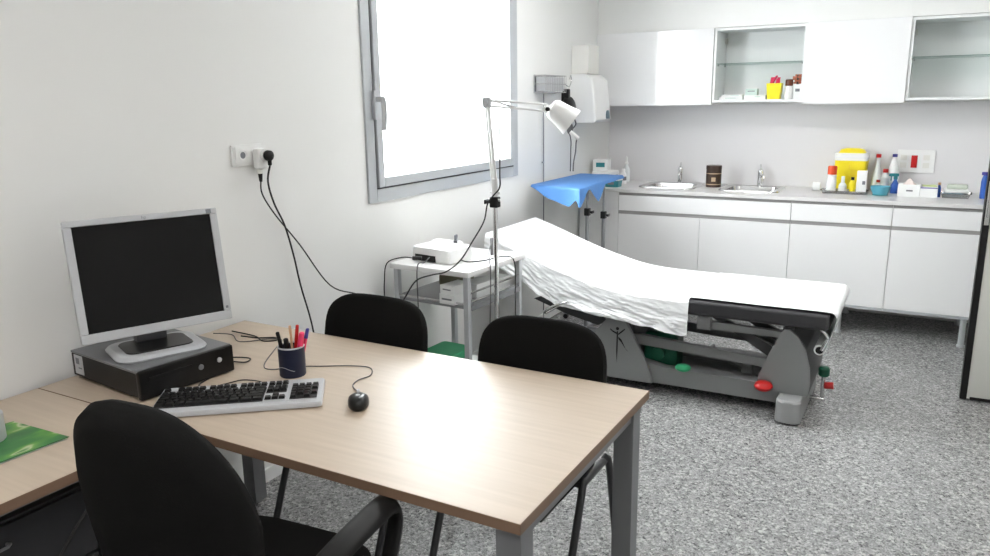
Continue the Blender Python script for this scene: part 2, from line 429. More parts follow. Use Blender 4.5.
# countertop with sink cut-outs (built as strips around the bowls)
S1 = (0.455, 0.80, 5.66, 5.98); S2 = (1.06, 1.40, 5.66, 5.98)
mb = MB()
z0, z1 = .888, ZT
mb.span(0.002, 2.79, YB-.012, S1[2], z0, z1, .002)
mb.span(0.002, 2.79, S1[3], D-.014, z0, z1)
for a, b in ((0.002, S1[0]), (S1[1], S2[0]), (S2[1], 2.79)): mb.span(a, b, S1[2], S1[3], z0, z1)
tag(obj('countertop', mb, 'counter'), 'long pale grey laminate countertop on the white base cabinets', 'countertop')
def sink(S, label, drain):
    t = thing('sink', label, 'sink', ((S[0]+S[1])/2, (S[2]+S[3])/2, ZT))
    cx, cy = (S[0]+S[1])/2, (S[2]+S[3])/2; hx, hy = (S[1]-S[0])/2-.004, (S[3]-S[2])/2-.004
    def rr(h, k, r, n=6):
        pts = []
        for (sx, sy, a0) in ((1, 1, 0), (-1, 1, 90), (-1, -1, 180), (1, -1, 270)):
            for i in range(n+1):
                a = math.radians(a0+90*i/n); pts.append((cx+sx*(h-r)+r*math.cos(a), cy+sy*(k-r)+r*math.sin(a)))
        return pts
    m_ = MB(); rings = []
    for (h, k, r, z) in ((hx+.045, hy+.045, .07, ZT+.0006), (hx+.042, hy+.042, .068, ZT+.008), (hx+.02, hy+.02, .06, ZT+.009), (hx, hy, .05, ZT+.002), (hx-.004, hy-.004, .05, ZT-.02), (hx-.02, hy-.02, .05, ZT-.13), (hx-.05, hy-.05, .04, ZT-.15)):
        rings.append([m_.bm.verts.new((x, y, z)) for x, y in rr(h, k, r)])
    for A, B in zip(rings, rings[1:]):
        for i in range(len(A)): m_.bm.faces.new((A[i], A[(i+1) % len(A)], B[(i+1) % len(A)], B[i]))
    m_.bm.faces.new(rings[-1])
    obj('bowl', m_, 'steel', t)
    obj('drain', MB().cyl((cx, cy, ZT-.15), (cx, cy, ZT-.146), .03), 'chrome', t)
sink(S1, 'left stainless steel sink, beside the counter\'s left corner', 0)
sink(S2, 'right stainless steel sink, to the right of the dark brown tin', 0)
def faucet(x, y, label, rot, short=0):
    t = thing('faucet', label, 'faucet', (x, y, ZT), rot)
    m_ = MB(); m_.lathe([(0, 0), (.026, 0), (.026, .008), (.022, .012), (.021, .085), (.0215, .11), (.018, .12), (0, .121)])
    obj('body', m_, 'chrome', t, local=True)
    obj('spout', MB().tube([(0, 0, .06), (0, -.04, .085), (0, -.1, .095), (0, -.13, .085), (0, -.135, .07)], .0095, 10), 'chrome', t, local=True)
    obj('lever', MB().tube([(0, 0, .118), (0, -.01, .135), (0, .02, .16)], .006, 8).sph((0, 0, .12), .018, (1, 1, .6)), 'chrome', t, local=True)
faucet(0.633, 6.04, 'chrome mixer tap behind the left sink', 0.2)
faucet(1.245, 6.04, 'chrome mixer tap behind the right sink', 0.35)

# ================================================================== WALL CABINETS
YU, ZU0, ZU1 = 5.80, 1.535, 2.055
UX = [0.004, 0.906, 1.535, 2.163, 2.785]
def closed_unit(x0, x1, label, doors, z0=1.518):
    t = thing('wall_cabinet', label, 'cabinet', ((x0+x1)/2, 5.95, z0), 0, 'white wall cabinets')
    b = MB(); b.span(x0, x1, YU+.021, D-.001, z0+.012, 2.055)
    obj('body', b, 'carcass', t)
    for a, c in doors: obj('door', MB().span(a+.001, c-.001, YU, YU+.02, z0, 2.058, .0015), 'gloss', t)
closed_unit(UX[0], UX[1], 'wide closed white wall cabinet above the left sink, beside the left wall', [(UX[0], UX[1])])
closed_unit(UX[2], UX[3], 'closed white wall cabinet between the two open-fronted shelf units', [(UX[2], UX[3])])
def open_unit(x0, x1, label):
    t = thing('wall_cabinet', label, 'cabinet', ((x0+x1)/2, 5.95, ZU0), 0, 'white wall cabinets')
    b = MB(); th = .018; y0 = YU+.012
    b.span(x0+.001, x0+th, y0, D-.001, ZU0, 2.055, .001); b.span(x1-th, x1-.001, y0, D-.001, ZU0, 2.055, .001)
    b.span(x0+th, x1-th, y0, D-.001, ZU0, ZU0+th, .001); b.span(x0+th, x1-th, y0, D-.001, 2.055-th, 2.055, .001)
    b.span(x0+th, x1-th, D-.012, D-.001, ZU0+th, 2.055-th)
    obj('body', b, 'carcass', t)
    obj('glass_shelf', MB().span(x0+th+.001, x1-th-.001, y0+.02, D-.014, 1.805, 1.811), 'shelfglass', t, label='clear glass shelf')
    for xx in (x0+th, x1-th):
        s_ = 1 if xx == x0+th else -1
        for yy in (y0+.05, D-.05):
            obj('shelf_pin', MB().cyl((xx, yy, 1.798), (xx+s_*.012, yy, 1.798), .006), 'steel', t)
        obj('hanger', MB().span(xx, xx+s_*.012, D-.06, D-.02, 1.96, 2.0, .002), 'offwhite', t)
open_unit(UX[1], UX[2], 'open white wall cabinet holding small boxes and a yellow tub')
open_unit(UX[3], UX[4], 'empty open white wall cabinet with a glass shelf at the right end')
ZS = ZU0+.018+.0005
# contents
def carton(name, label, c, d, m='card', rz=0, mark=None, mm='print', group=None, cat='box'):
    t = thing(name, label, cat, (c[0], c[1], c[2]), rz, group)
    obj('carton', MB().box((0, 0, d[2]/2), d, bev=.0015), m, t, local=True)
    if mark:
        obj('printed_label', MB().box((mark[0], -d[1]/2-.0004, mark[1]), (mark[2], .0008, mark[3])), mm, t, local=True)
    return t
carton('medicine_box', 'flat white medicine box lying at the left of the open wall cabinet', (1.025, 5.94, ZS), (.17, .10, .022), mark=(0, .011, .08, .006), mm='mint')
carton('medicine_box', 'flat white medicine box lying on top of the leftmost box in the wall cabinet', (1.03, 5.945, ZS+.0225), (.15, .09, .014), mark=(.02, .007, .06, .005), mm='mint')
carton('medicine_box', 'long white box below the small mint box in the open wall cabinet', (1.195, 5.94, ZS), (.15, .10, .03), mark=(.02, .02, .04, .006), mm='mint')
carton('medicine_box', 'small mint green box standing on the long white box in the wall cabinet', (1.165, 5.94, ZS+.0305), (.082, .06, .045), 'mint', mark=(0, .028, .05, .006))
t = thing('tub', 'square yellow tub with red packets on the cabinet shelf', 'tub', (1.328, 5.90, ZS)); t.scale = (1.18, 1, 1.05)
m_ = MB(); m_.prism([(-.03, -.03), (.03, -.03), (.03, .03), (-.03, .03)], 'z', 0, .002)
rings = []
for (h, z) in ((.035, 0), (.043, .105), (.040, .105), (.033, .004)):
    rings.append([m_.bm.verts.new((sx*h, sy*h, z)) for sx, sy in ((-1, -1), (1, -1), (1, 1), (-1, 1))])
for A, B in zip(rings, rings[1:]):
    for i in range(4): m_.bm.faces.new((A[i], A[(i+1) % 4], B[(i+1) % 4], B[i]))
obj('container', m_, 'yellow', t, local=True)
m_ = MB()
for i in range(7):
    a = i*0.9; m_.box((.018*math.cos(a), .018*math.sin(a), .10+.012*(i % 3)), (.022, .004, .07), R=(Matrix.Rotation(a, 3, 'Z') @ Matrix.Rotation(.5*math.sin(i), 3, 'X')), bev=.001)
tag(obj('sachets', m_, 'pink', t, local=True, label='red and pink sachets'), None, None)
t = thing('jar', 'dark-capped white jar between the yellow tub and cabinet side', 'jar', (1.425, 5.9, ZS))
obj('body', MB().lathe([(0, 0), (.026, 0), (.027, .004), (.027, .075), (.02, .085), (.02, .09)]), 'white', t, local=True)
obj('cap', MB().lathe([(.023, .09), (.026, .092), (.026, .128), (.022, .135), (0, .135)]), 'amber', t, local=True, label='dark brown cap')
t = carton('medicine_box', 'upright white medicine box against the right side of the open cabinet', (1.483, 5.93, ZS), (.05, .06, .10), mark=(0, .06, .03, .02))
t = thing('sachet_bundle', 'orange and brown packet bundle lying on top of the upright white box', 'packets', (1.478, 5.93, ZS+.1005))
m_ = MB()
for i in range(5): m_.box((.008*math.sin(i*2.), .006*math.cos(i*3), .010+.013*i), (.058, .04, .012), rz=.25*math.sin(i*1.7), bev=.003)
obj('packets', m_, mat('rust_packets', (.42, .10, .04), .5), t, local=True); obj('band', MB().box((0, 0, .032), (.012, .052, .064), bev=.002), 'brown', t, local=True)

# ================================================================== ON THE COUNTER
ZC = ZT+.0005
def bottle(name, label, loc, r, h, m, capm, caph, neck=.4, capr=None, group=None, cat='bottle', band=None, shoulder=.72):
    t = thing(name, label, cat, loc, 0, group)
    nr = r*neck; capr = capr or nr*1.25
    obj('body', MB().lathe([(0, 0), (r*.93, 0), (r, .006), (r, h*shoulder), (r*.93, h*(shoulder+.06)), (nr*1.2, h*.94), (nr, h*.96), (nr, h)], seg=20), m, t, local=True)
    obj('cap', MB().lathe([(capr, h), (capr, h+caph*.9), (capr*.85, h+caph), (0, h+caph)], seg=18), capm, t, local=True)
    if band: obj('bottle_label', MB().cyl((0, 0, h*band[0]), (0, 0, h*band[1]), r*1.012, seg=20, caps=False), band[2], t, local=True)
    return t
# tin
t = thing('tin', 'round dark brown tin with pale printed bands between the two sinks', 'tin', (0.938, 5.86, ZC))
obj('body', MB().lathe([(0, 0), (.054, 0), (.056, .004), (.056, .128), (.054, .132)], seg=32), 'brown', t, local=True)
obj('lid', MB().lathe([(.0575, .132), (.0575, .158), (.055, .162), (0, .162)], seg=32), 'brown', t, local=True)
m_ = MB()
for z in (.02, .1): m_.cyl((0, 0, z), (0, 0, z+.006), .0565, seg=32, caps=False)
m_.box((.012, -.0562, .06), (.03, .0015, .03), rz=.2)
obj('printed_bands', m_, 'gold', t, local=True, label='beige printed bands')
# steel tray with bottles
t = thing('instrument_tray', 'long shallow steel tray holding small bottles beside the yellow container', 'tray', (1.85, 5.80, ZC), math.radians(-2))
def tray_mesh(hx, hy, h, r=.012, t_=.0015):
    m_ = MB(); rings = []
    for (a, b, z) in ((hx-.012, hy-.012, 0), (hx, hy, h), (hx+.006, hy+.006, h), (hx+.006, hy+.006, h-.002), (hx-.001, hy-.001, h-.003), (hx-.0135, hy-.0135, .0018)):
        rings.append([m_.bm.verts.new((sx*a, sy*b, z)) for sx, sy in ((-1, -1), (1, -1), (1, 1), (-1, 1))])
    rings = [rings[0], rings[3], rings[2], rings[1], rings[4], rings[5]] if False else rings
    for A, B in zip(rings[:2], rings[1:3]):
        for i in range(4): m_.bm.faces.new((A[i], A[(i+1) % 4], B[(i+1) % 4], B[i]))
    m_.bm.faces.new(rings[0][::-1])
    bmesh.ops.solidify(m_.bm, geom=list(m_.bm.faces), thickness=-t_)
    for v in rings[3]+rings[4]+rings[5]: m_.bm.verts.remove(v)
    return m_
obj('tray', tray_mesh(.142, .07, .022), 'steel', t, local=True)
ZTt = ZC+.0025
bottle('bottle', 'white bottle with a wide orange-red cap at the left of the steel tray', (1.765, 5.80, ZTt), .031, .125, 'white', 'orange', .058, .85, .030, band=(.15, .7, 'card'))
bottle('bottle', 'small milky bottle with pointed white cap between orange-capped bottle and yellow bottle', (1.838, 5.79, ZTt), .026, .07, 'clear', 'clear', .045, .6, .012, band=(.1, .6, 'card'))
bottle('bottle', 'small yellow bottle with a black cap on the steel tray', (1.898, 5.80, ZTt), .019, .09, 'yellow', 'black', .02, .5, .011)
t = carton('medicine_box', 'upright white carton with a dark mark at the right of the steel tray', (1.955, 5.80, ZTt), (.062, .04, .155), mark=(.014, .075, .018, .024))
m_ = thing('gauze_roll', 'white gauze roll lying at the left end of the steel tray', 'gauze', (1.655, 5.90, ZC))
obj('roll', MB().cyl((-.02, 0, .03), (.03, 0, .03), .03), 'card', m_, local=True); obj('core', MB().cyl((-.0215, 0, .03), (-.0195, 0, .03), .009), 'print', m_, local=True)
# sharps container
t = thing('sharps_container', 'large yellow sharps container with a white band and yellow lid', 'container', (1.868, 5.98, ZC), math.radians(-2)); t.scale = (.88, 1, 1)
m_ = MB(); rings = []
def rrect(hx, hy, r, z, n=5, o=(0, 0)):
    pts = []
    for (sx, sy, a0) in ((1, 1, 0), (-1, 1, 90), (-1, -1, 180), (1, -1, 270)):
        for i in range(n+1):
            a = math.radians(a0+90*i/n); pts.append((o[0]+sx*(hx-r)+r*math.cos(a), o[1]+sy*(hy-r)+r*math.sin(a), z))
    return pts
def loft(levels, capb=True, capt=True, m_=None):
    m_ = m_ or MB(); rr_ = [[m_.bm.verts.new(p) for p in L] for L in levels]
    for A, B in zip(rr_, rr_[1:]):
        n = len(A)
        for i in range(n): m_.bm.faces.new((A[i], A[(i+1) % n], B[(i+1) % n], B[i]))
    if capb: m_.bm.faces.new(rr_[0][::-1])
    if capt: m_.bm.faces.new(rr_[-1])
    return m_
obj('tub', loft([rrect(.105, .06, .02, 0), rrect(.11, .064, .02, .01), rrect(.118, .07, .022, .215)]), 'yellow', t, local=True)
obj('rim', loft([rrect(.120, .072, .022, .215), rrect(.122, .074, .022, .262), rrect(.115, .068, .022, .267)]), 'white', t, local=True, label='white rim band')
obj('lid', loft([rrect(.10, .055, .03, .267), rrect(.085, .045, .03, .289), rrect(.05, .03, .025, .298)]), 'yellow', t, local=True)
obj('clasp', MB().box((-.005, -.071, .17), (.008, .004, .03), bev=.001).box((.03, -.067, .13), (.05, .003, .05), bev=.001), mat('yellow_shade_label', (.82, .62, .02), .5), t, local=True)
# spray bottles and bottles
def spray(label, loc, m, hm, h, r, rz, cap=None):
    t = thing('spray_bottle', label, 'spray bottle', loc, rz)
    obj('body', MB().lathe([(0, 0), (r*.95, 0), (r, .006), (r, h*.55), (r*.6, h*.78), (r*.35, h*.92), (r*.35, h)], seg=20), m, t, local=True)
    obj('trigger_head', MB().lathe([(r*.45, h), (r*.45, h+.018), (r*.3, h+.022), (0, h+.022)], seg=14).box((-.012, 0, h+.03), (.06, .02, .02), bev=.004).box((-.028, 0, h+.008), (.006, .012, .035), rz=0, bev=.002), hm, t, local=True)
bottle('bottle', 'tall tapering clear bottle with a red cap beside the sharps container', (2.035, 6.0, ZC), .030, .235, 'clear', 'red', .024, .35, .016, shoulder=.35)
bottle('bottle', 'squat clear bottle with a bright red cap above the blue bowl', (2.088, 5.98, ZC), .028, .135, 'clear', 'red', .024, .45, .017)
bottle('bottle', 'tall white bottle with a dark blue cap in front of the socket panel', (2.135, 6.02, ZC), .034, .24, 'white', 'purple', .02, .35, .016, shoulder=.6)
bottle('bottle', 'small bottle with a red cap standing just behind the blue bowl', (2.052, 5.885, ZC), .016, .075, 'clear', 'red', .016, .6, .012)
spray('blue spray bottle behind the right side of the blue bowl', (2.155, 5.925, ZC), 'bluepl', 'teal', .095, .028, 0.3)
t = thing('bowl', 'light blue plastic bowl standing between the steel tray and the glove boxes', 'bowl', (2.075, 5.775, ZC))
obj('bowl', MB().lathe([(0, 0), (.042, 0), (.044, .004), (.055, .03), (.062, .058), (.064, .06), (.060, .059), (.053, .032), (.040, .008), (0, .007)], seg=32), 'bowl', t, local=True)
obj('foot_ring', MB().lathe([(.046, -.0002), (.048, 0), (.048, .006), (.044, .007), (.044, 0), (.046, -.0002)], seg=32), 'teal', t, local=True)
# glove boxes
t = carton('glove_box', 'white glove box with a small grey mark, left of the pair below the sockets', (2.245, 5.80, ZC), (.13, .11, .078), mark=(.005, .04, .038, .010), rz=-.03)
obj('glove_tuft', MB().grid(lambda u, v: (-.04+.08*u, -.03+.05*v, .078+.03*math.sin(PI*u)*math.sin(PI*v)*(1+.3*math.sin(9*u+7*v))), 10, 8, .001), mat('pale_latex', (.80, .70, .66), .6), t, local=True, label='pale glove sticking out of the box')
t = carton('glove_box', 'white glove box with a violet stripe, right of the pair below the sockets', (2.362, 5.80, ZC), (.10, .11, .068), mark=(0, .062, .098, .008), mm=mat('violet_stripe', (.20, .18, .42), .5), rz=-.03)
obj('top_sheet', MB().box((.0, 0, .072), (.08, .07, .006), rz=.2, bev=.001), mat('lime_sheet', (.62, .72, .35), .6), t, local=True, label='pale green leaflet')
# wire basket with packs
t = thing('basket', 'steel basket with wrapped dressing packs at the counter\'s right end', 'basket', (2.515, 5.82, ZC), -.04)
obj('basket', tray_mesh(.085, .07, .03), 'steel', t, local=True)
def pack(label, c, d, m, rz):
    g = MB(); g.box((0, 0, d[2]/2), d, bev=min(d)*.35)
    o = obj('dressing_pack', g, m, None, local=True); o.location = c; o.rotation_euler = (0, 0, rz)
    tag(o, label, 'dressing pack')
pack('pale blue wrapped dressing pack at the bottom of the steel basket', (2.498, 5.82, ZC+.0035), (.12, .09, .026), mat('pale_blue_wrap', (.35, .52, .66), .5), -.1)
pack('white wrapped dressing pack lying in the middle of the basket stack', (2.515, 5.82, ZC+.030), (.14, .09, .026), 'card', .08)
pack('grey-green wrapped dressing pack on top of the basket stack', (2.52, 5.82, ZC+.0565), (.12, .08, .028), mat('grey_green_wrap', (.55, .60, .52), .5), -.05)
t = thing('bottle', 'narrow blue and brown bottle leaning against the steel basket', 'bottle', (2.418, 5.80, ZC), 0)
obj('body', MB().lathe([(0, 0), (.012, 0), (.012, .06), (.007, .075), (.007, .08)], seg=12), 'bluepl', t, local=True); obj('cap', MB().cyl((0, 0, .08), (0, 0, .095), .009), 'tan', t, local=True)
bottle('bottle', 'tall blue bottle half hidden by the black door edge', (2.668, 5.82, ZC), .021, .15, 'bluepl', 'purple', .02, .6, .022)

# socket panel on back wall
t = thing('socket_panel', 'white wall socket panel with a red double socket in the middle', 'socket panel', (2.262, D-.0125, 1.04))
obj('plate', MB().span(-.115, .115, -.012, 0, 0, .158, .003), 'white', t, local=True)
obj('red_socket', MB().span(-.028, .010, -.017, -.012, .035, .12, .002).span(-.02, .003, -.0185, -.017, .045, .072, .001).span(-.02, .003, -.0185, -.017, .083, .11, .001), 'red', t, local=True, label='red double socket insert')
for zz in (.052, .105):
    obj('socket', MB().span(.045, .085, -.014, -.012, zz-.018, zz+.018, .002).cyl((.058, -.0145, zz), (.058, -.0139, zz), .004).cyl((.072, -.0145, zz), (.072, -.0139, zz), .004), 'offwhite', t, local=True)
    obj('socket', MB().span(-.095, -.055, -.014, -.012, zz-.018, zz+.018, .002).cyl((-.082, -.0145, zz), (-.082, -.0139, zz), .004).cyl((-.068, -.0145, zz), (-.068, -.0139, zz), .004), 'offwhite', t, local=True)

# left end of counter
t = thing('label_printer', 'small white device with a dark knob on the counter behind the blue-draped tray', 'device', (0.125, 5.72, ZC), 0)
obj('housing', MB().box((0, 0, .055), (.16, .20, .11), bev=.012), 'white', t, local=True)
obj('knob', MB().cyl((.03, -.1, .05), (.03, -.11, .05), .012), 'black', t, local=True)
obj('panel', MB().box((.082, 0, .06), (.004, .12, .04), bev=.001), 'silver', t, local=True)
t = carton('glove_box', 'white carton with a green label standing on the small white device', (0.09, 5.73, ZC+.1105), (.12, .09, .085), mark=(.0, .045, .07, .035), mm='teal', rz=.1)
bottle('bottle', 'small white bottle beside the white device at the counter corner', (0.245, 5.80, ZC), .024, .10, 'white', 'white', .02, .5, .014, band=(.3, .6, 'print'))
t = thing('spray_bottle', 'clear spray bottle with white nozzle standing in the counter corner', 'spray bottle', (0.205, 5.98, ZC))
obj('body', MB().lathe([(0, 0), (.03, 0), (.031, .1), (.013, .13), (.013, .14)]), 'clear', t, local=True)
obj('nozzle', MB().lathe([(.015, .14), (.015, .155), (.008, .16), (.007, .20), (0, .205)]), 'white', t, local=True)
t = thing('dressing_tub', 'low clear tub with a turquoise base on the front of the counter corner', 'tub', (0.235, 5.60, ZC))
obj('tub', loft([rrect(.055, .045, .01, .0), rrect(.06, .05, .01, .05)]), 'teal', t, local=True)
obj('lid', loft([rrect(.063, .053, .01, .05), rrect(.063, .053, .01, .062), rrect(.055, .045, .01, .066)]), 'clear', t, local=True)
obj('printed_label', MB().box((0, -.0515, .03), (.05, .001, .02)), 'print', t, local=True)

# ================================================================== LEFT WALL FITTINGS
t = thing('towel_dispenser', 'white paper towel dispenser on the left wall beside the wall cabinets', 'dispenser', (0, 5.45, 1.405))
obj('housing', loft([[(0.001, -.15, 0), (.17, -.15, .0), (.19, -.14, .0), (.19, .14, 0), (.17, .15, 0), (.001, .15, 0)],
                     [(0.001, -.15, .02), (.19, -.15, .02), (.21, -.135, .02), (.21, .135, .02), (.19, .15, .02), (.001, .15, .02)],
                     [(0.001, -.15, .28), (.16, -.15, .30), (.18, -.13, .30), (.18, .13, .30), (.16, .15, .30), (.001, .15, .28)],
                     [(0.001, -.15, .345), (.12, -.145, .345), (.14, -.12, .34), (.14, .12, .34), (.12, .145, .345), (.001, .15, .345)]]), 'white', t, local=True, sharp=50)
obj('refill_window', MB().prism([(.075+.036*math.cos(a), .022+.062*math.sin(a)) for a in [PI*i/12 for i in range(13)]], 'x', .198, .2135), mat('smoked_window', (.16, .24, .28), .3), t, local=True, label='smoky grey level window')
t = carton('towel_box', 'plain white box standing on top of the towel dispenser', (0.069, 5.42, 1.752), (.13, .20, .20), 'offwhite')
t = thing('glove_dispenser', 'chrome wire holder on the left wall beside the window', 'wall holder', (0, 4.86, 1.62))
m_ = MB()
for z in (0, .055, .11): m_.tube([(.01, -.165, z), (.09, -.165, z), (.09, .165, z), (.01, .165, z)], .003, 6, 1)
for y in [-.165+.0275*i for i in range(13)]: m_.tube([(.09, y, .11), (.09, y, 0), (.01, y, 0)], .002, 6, 1)
obj('wire_frame', m_, 'steel', t, local=True); obj('back_plate', MB().span(.001, .01, -.165, .165, -.005, .115, .002), 'steel', t, local=True)
obj('inner_box', MB().span(.015, .08, -.15, .15, .008, .10, .002), 'silver', t, local=True, label='grey box inside the wire holder')
obj('hook', MB().tube([(.09, .165, .05), (.1, .2, .04), (.1, .235, .08), (.1, .225, .115), (.1, .205, .09)], .003, 6), 'steel', t, local=True)
# black blood pressure gauge hanging from the wall
t = thing('blood_pressure_gauge', 'black round blood pressure gauge with hanging tubes on the left wall', 'medical gauge', (0, 5.185, 1.40))
obj('dial_housing', MB().lathe([(0, 0), (.075, 0), (.092, .015), (.092, .04), (.075, .055), (0, .06)], (.012, .0, .10), 28, (1, 0, 0)), 'black', t, local=True)
obj('bracket', MB().box((.03, -.02, .20), (.05, .04, .09), bev=.008).box((.006, 0, .12), (.012, .08, .2), bev=.003), 'black', t, local=True)
obj('bulb', MB().sph((.06, -.02, -.03), .03, (.8, .8, 1.5)), 'greycord', t, local=True)
obj('coiled_tube', MB().tube([(.07, 0, .06), (.09, .02, 0), (.07, -.01, -.05), (.09, .03, -.10), (.08, .05, -.14), (.085, .03, -.2), (.08, .01, -.27), (.08, 0, -.34)], .005, 8), 'greycord', t, local=True)
obj('tube', MB().tube([(.06, -.03, -.06), (.07, -.02, -.12), (.06, 0, -.2), (.06, -.005, -.34)], .004, 8), 'greycord', t, local=True)
# thin conduit on the wall below the wire holder
t = thing('wall_conduit', 'thin grey conduit running down the left wall from the wire holder', 'conduit', (0.0, 4.83, 0.0))
obj('pipe', MB().cyl((.012, 0, .0), (.012, 0, 1.612), .004), 'alu_dark', t, local=True)
for z in (.5, 1.15): obj('clip', MB().box((.007, 0, z), (.013, .02, .012), bev=.002), 'alu', t, local=True)

# wall outlet & adapter
t = thing('wall_outlet', 'double white wall outlet beside the window with its left socket free', 'outlet', (0, 2.185, 1.375))
obj('plate', MB().span(.0005, .011, -.098, .055, -.04, .044, .003), 'white', t, local=True)
obj('socket', MB().span(.011, .016, -.085, -.012, -.03, .036, .003).lathe([(.021, 0), (.022, .001), (.022, .003), (.0185, .003), (.0175, -.006), (0, -.006)], (.016, -.049, .003), 24, (1, 0, 0)), 'white', t, local=True, label='free round socket')
obj('socket_holes', MB().cyl((.0105, -.057, .003), (.0112, -.057, .003), .0028).cyl((.0105, -.041, .003), (.0112, -.041, .003), .0028).cyl((.0162, -.049, .003), (.0166, -.049, .003), .013), 'print', t, local=True)
t = thing('plug_adapter', 'white plug adapter pushed into the right socket of the outlet', 'adapter', (0.012, 2.212, 1.365))
obj('housing', MB().box((.019, .0, -.004), (.036, .056, .080), bev=.01).lathe([(.025, 0), (.026, .004), (.026, .010), (.02, .012), (0, .012)], (.036, .004, .008), 24, (1, 0, 0)), 'white', t, local=True)
obj('lower_socket', MB().cyl((.022, -.012, -.045), (.022, -.012, -.062), .013, .011), 'offwhite', t, local=True)
t = thing('power_cord', 'black power cord with round plug dropping behind the desk', 'power cord', (0.062, 2.216, 1.373))
obj('plug', MB().lathe([(0, 0), (.020, 0), (.021, .006), (.020, .018), (.014, .024), (0, .026)], (.0, 0, 0), 20, (1, 0, 0)).box((.012, 0, -.022), (.014, .014, .035), bev=.005), 'black', t, local=True)
obj('cord', MB().tube([(.074, 2.216, 1.335), (.06, 2.212, 1.27), (.045, 2.25, 1.18), (.045, 2.30, 1.08), (.042, 2.34, .95), (.036, 2.375, .81), (.025, 2.445, .58), (.03, 2.46, .30), (.06, 2.45, .03), (.1, 2.3, .006)], .0038, 8), 'cord', t)
t = thing('power_cord', 'thin black cord running from the adapter to the white recorder on the trolley', 'power cord', (0.034, 2.200, 1.316))
obj('plug', MB().cyl((0, 0, -.014), (0, 0, -.045), .009, .006), 'black', t, local=True)
CB = [(0.034, 2.200, 1.275), (.03, 2.206, 1.22), (.03, 2.266, 1.13), (.03, 2.395, .982), (.03, 2.566, .769), (.03, 2.749, .685), (.06, 2.86, .62), (.055, 2.92, .615), (.055, 2.93, .70), (.065, 2.945, .80), (.13, 2.985, .828), (.18, 3.01, .824)]
obj('cord', MB().tube(CB, .003, 8), 'cord', t)
obj('device_plug', MB().cyl((.175, 3.008, .824), (.215, 3.03, .824), .010, .009), 'black', t)

# ================================================================== DESK
ZD = 0.73
def desk_leg(t, x, y):
    obj('leg', MB().span(x-.03, x+.03, y-.03, y+.03, 0.012, ZD-.032, .003).cyl((x, y, 0), (x, y, .014), .022), 'deskleg', t)
def top(t, x0, x1, y0, y1):
    obj('tabletop', MB().span(x0+.0015, x1-.0015, y0+.0015, y1-.0015, ZD-.025, ZD, .0), 'beech', t)
    e = MB(); e.span(x0, x1, y0, y0+.0015, ZD-.025, ZD-.0005); e.span(x0, x1, y1-.0015, y1, ZD-.025, ZD-.0005)
    e.span(x0, x0+.0015, y0+.0015, y1-.0015, ZD-.025, ZD-.0005); e.span(x1-.0015, x1, y0+.0015, y1-.0015, ZD-.025, ZD-.0005)
    obj('edge_band', e, 'edge', t, label='brown edge band')
DX0, DX1, DY0, DY1 = .014, 1.682, 1.243, 2.072
t = thing('desk', 'beech-topped office desk with grey metal legs, in front of the two visitor chairs', 'desk', ((DX0+DX1)/2, (DY0+DY1)/2, 0))
top(t, DX0, DX1, DY0, DY1)
for x, y in ((DX1-.035, DY0+.04), (DX1-.035, DY1-.09), (.09, DY1-.09), (.09, DY0+.10)): desk_leg(t, x, y)
fr = MB(); fr.span(DX1-.06, DX1-.012, DY0+.02, DY1-.03, ZD-.058, ZD-.026, .002); fr.span(.065, .115, DY0+.05, DY1-.04, ZD-.058, ZD-.026, .002)
fr.span(.115, DX1-.06, 1.50, 1.53, ZD-.06, ZD-.026, .002); fr.span(.115, DX1-.06, 1.76, 1.79, ZD-.06, ZD-.026, .002)
obj('frame', fr, 'deskleg', t)
RX1, RY0 = .645, .05
t = thing('side_desk', 'beech-topped side desk along the left wall, joined to the desk behind the office chair', 'desk', (.33, .62, 0))
top(t, DX0, RX1, RY0, DY0-.002)
for x, y in ((RX1-.06, RY0+.06), (.06, RY0+.06)): desk_leg(t, x, y)
obj('shade_panel', MB().span(.03, .048, RY0+.1, DY0-.05, .08, ZD-.026, .002), 'leg', t, label='dark grey panel added for the wall shade under the side desk')  # dark sheet added to stand in for shade on the wall below
obj('frame', MB().span(RX1-.10, RX1-.06, RY0+.03, DY0-.03, ZD-.06, ZD-.026, .002).span(.05, .09, RY0+.03, DY0-.03, ZD-.06, ZD-.026, .002), 'deskleg', t)
t = thing('drawer_pedestal', 'dark grey drawer pedestal under the side desk', 'drawers', (.30, .78, 0))
obj('body', MB().span(-.19, .21, -.28, .28, .05, .62, .004), 'leg', t, local=True)
for k in range(3):
    d_ = obj('drawer', MB().span(.212, .228, -.275, .275, .07+.185*k, .07+.185*k+.175, .002), 'leg', t, local=True)
    obj('handle', MB().tube([(.228, -.06, .2+.185*k), (.245, -.055, .2+.185*k), (.245, .055, .2+.185*k), (.228, .06, .2+.185*k)], .004, 8, 2), 'alu_dark', d_, local=True)
for sx in (-.15, .17):
    for sy in (-.24, .24): obj('caster', MB().cyl((sx, sy-.01, .025), (sx, sy+.01, .025), .025).box((sx, sy, .045), (.03, .03, .014)), 'black', t, local=True)
tag(obj('charging_cable', MB().tube([(.62, 1.02, .70), (.66, .99, .66), (.672, .905, .585), (.672, .87, .53), (.672, .86, .40), (.68, .86, .10), (.72, .80, .006), (.8, .76, .005)], .004, 8), 'cord'), 'black cable hanging down under the side desk', 'cable')

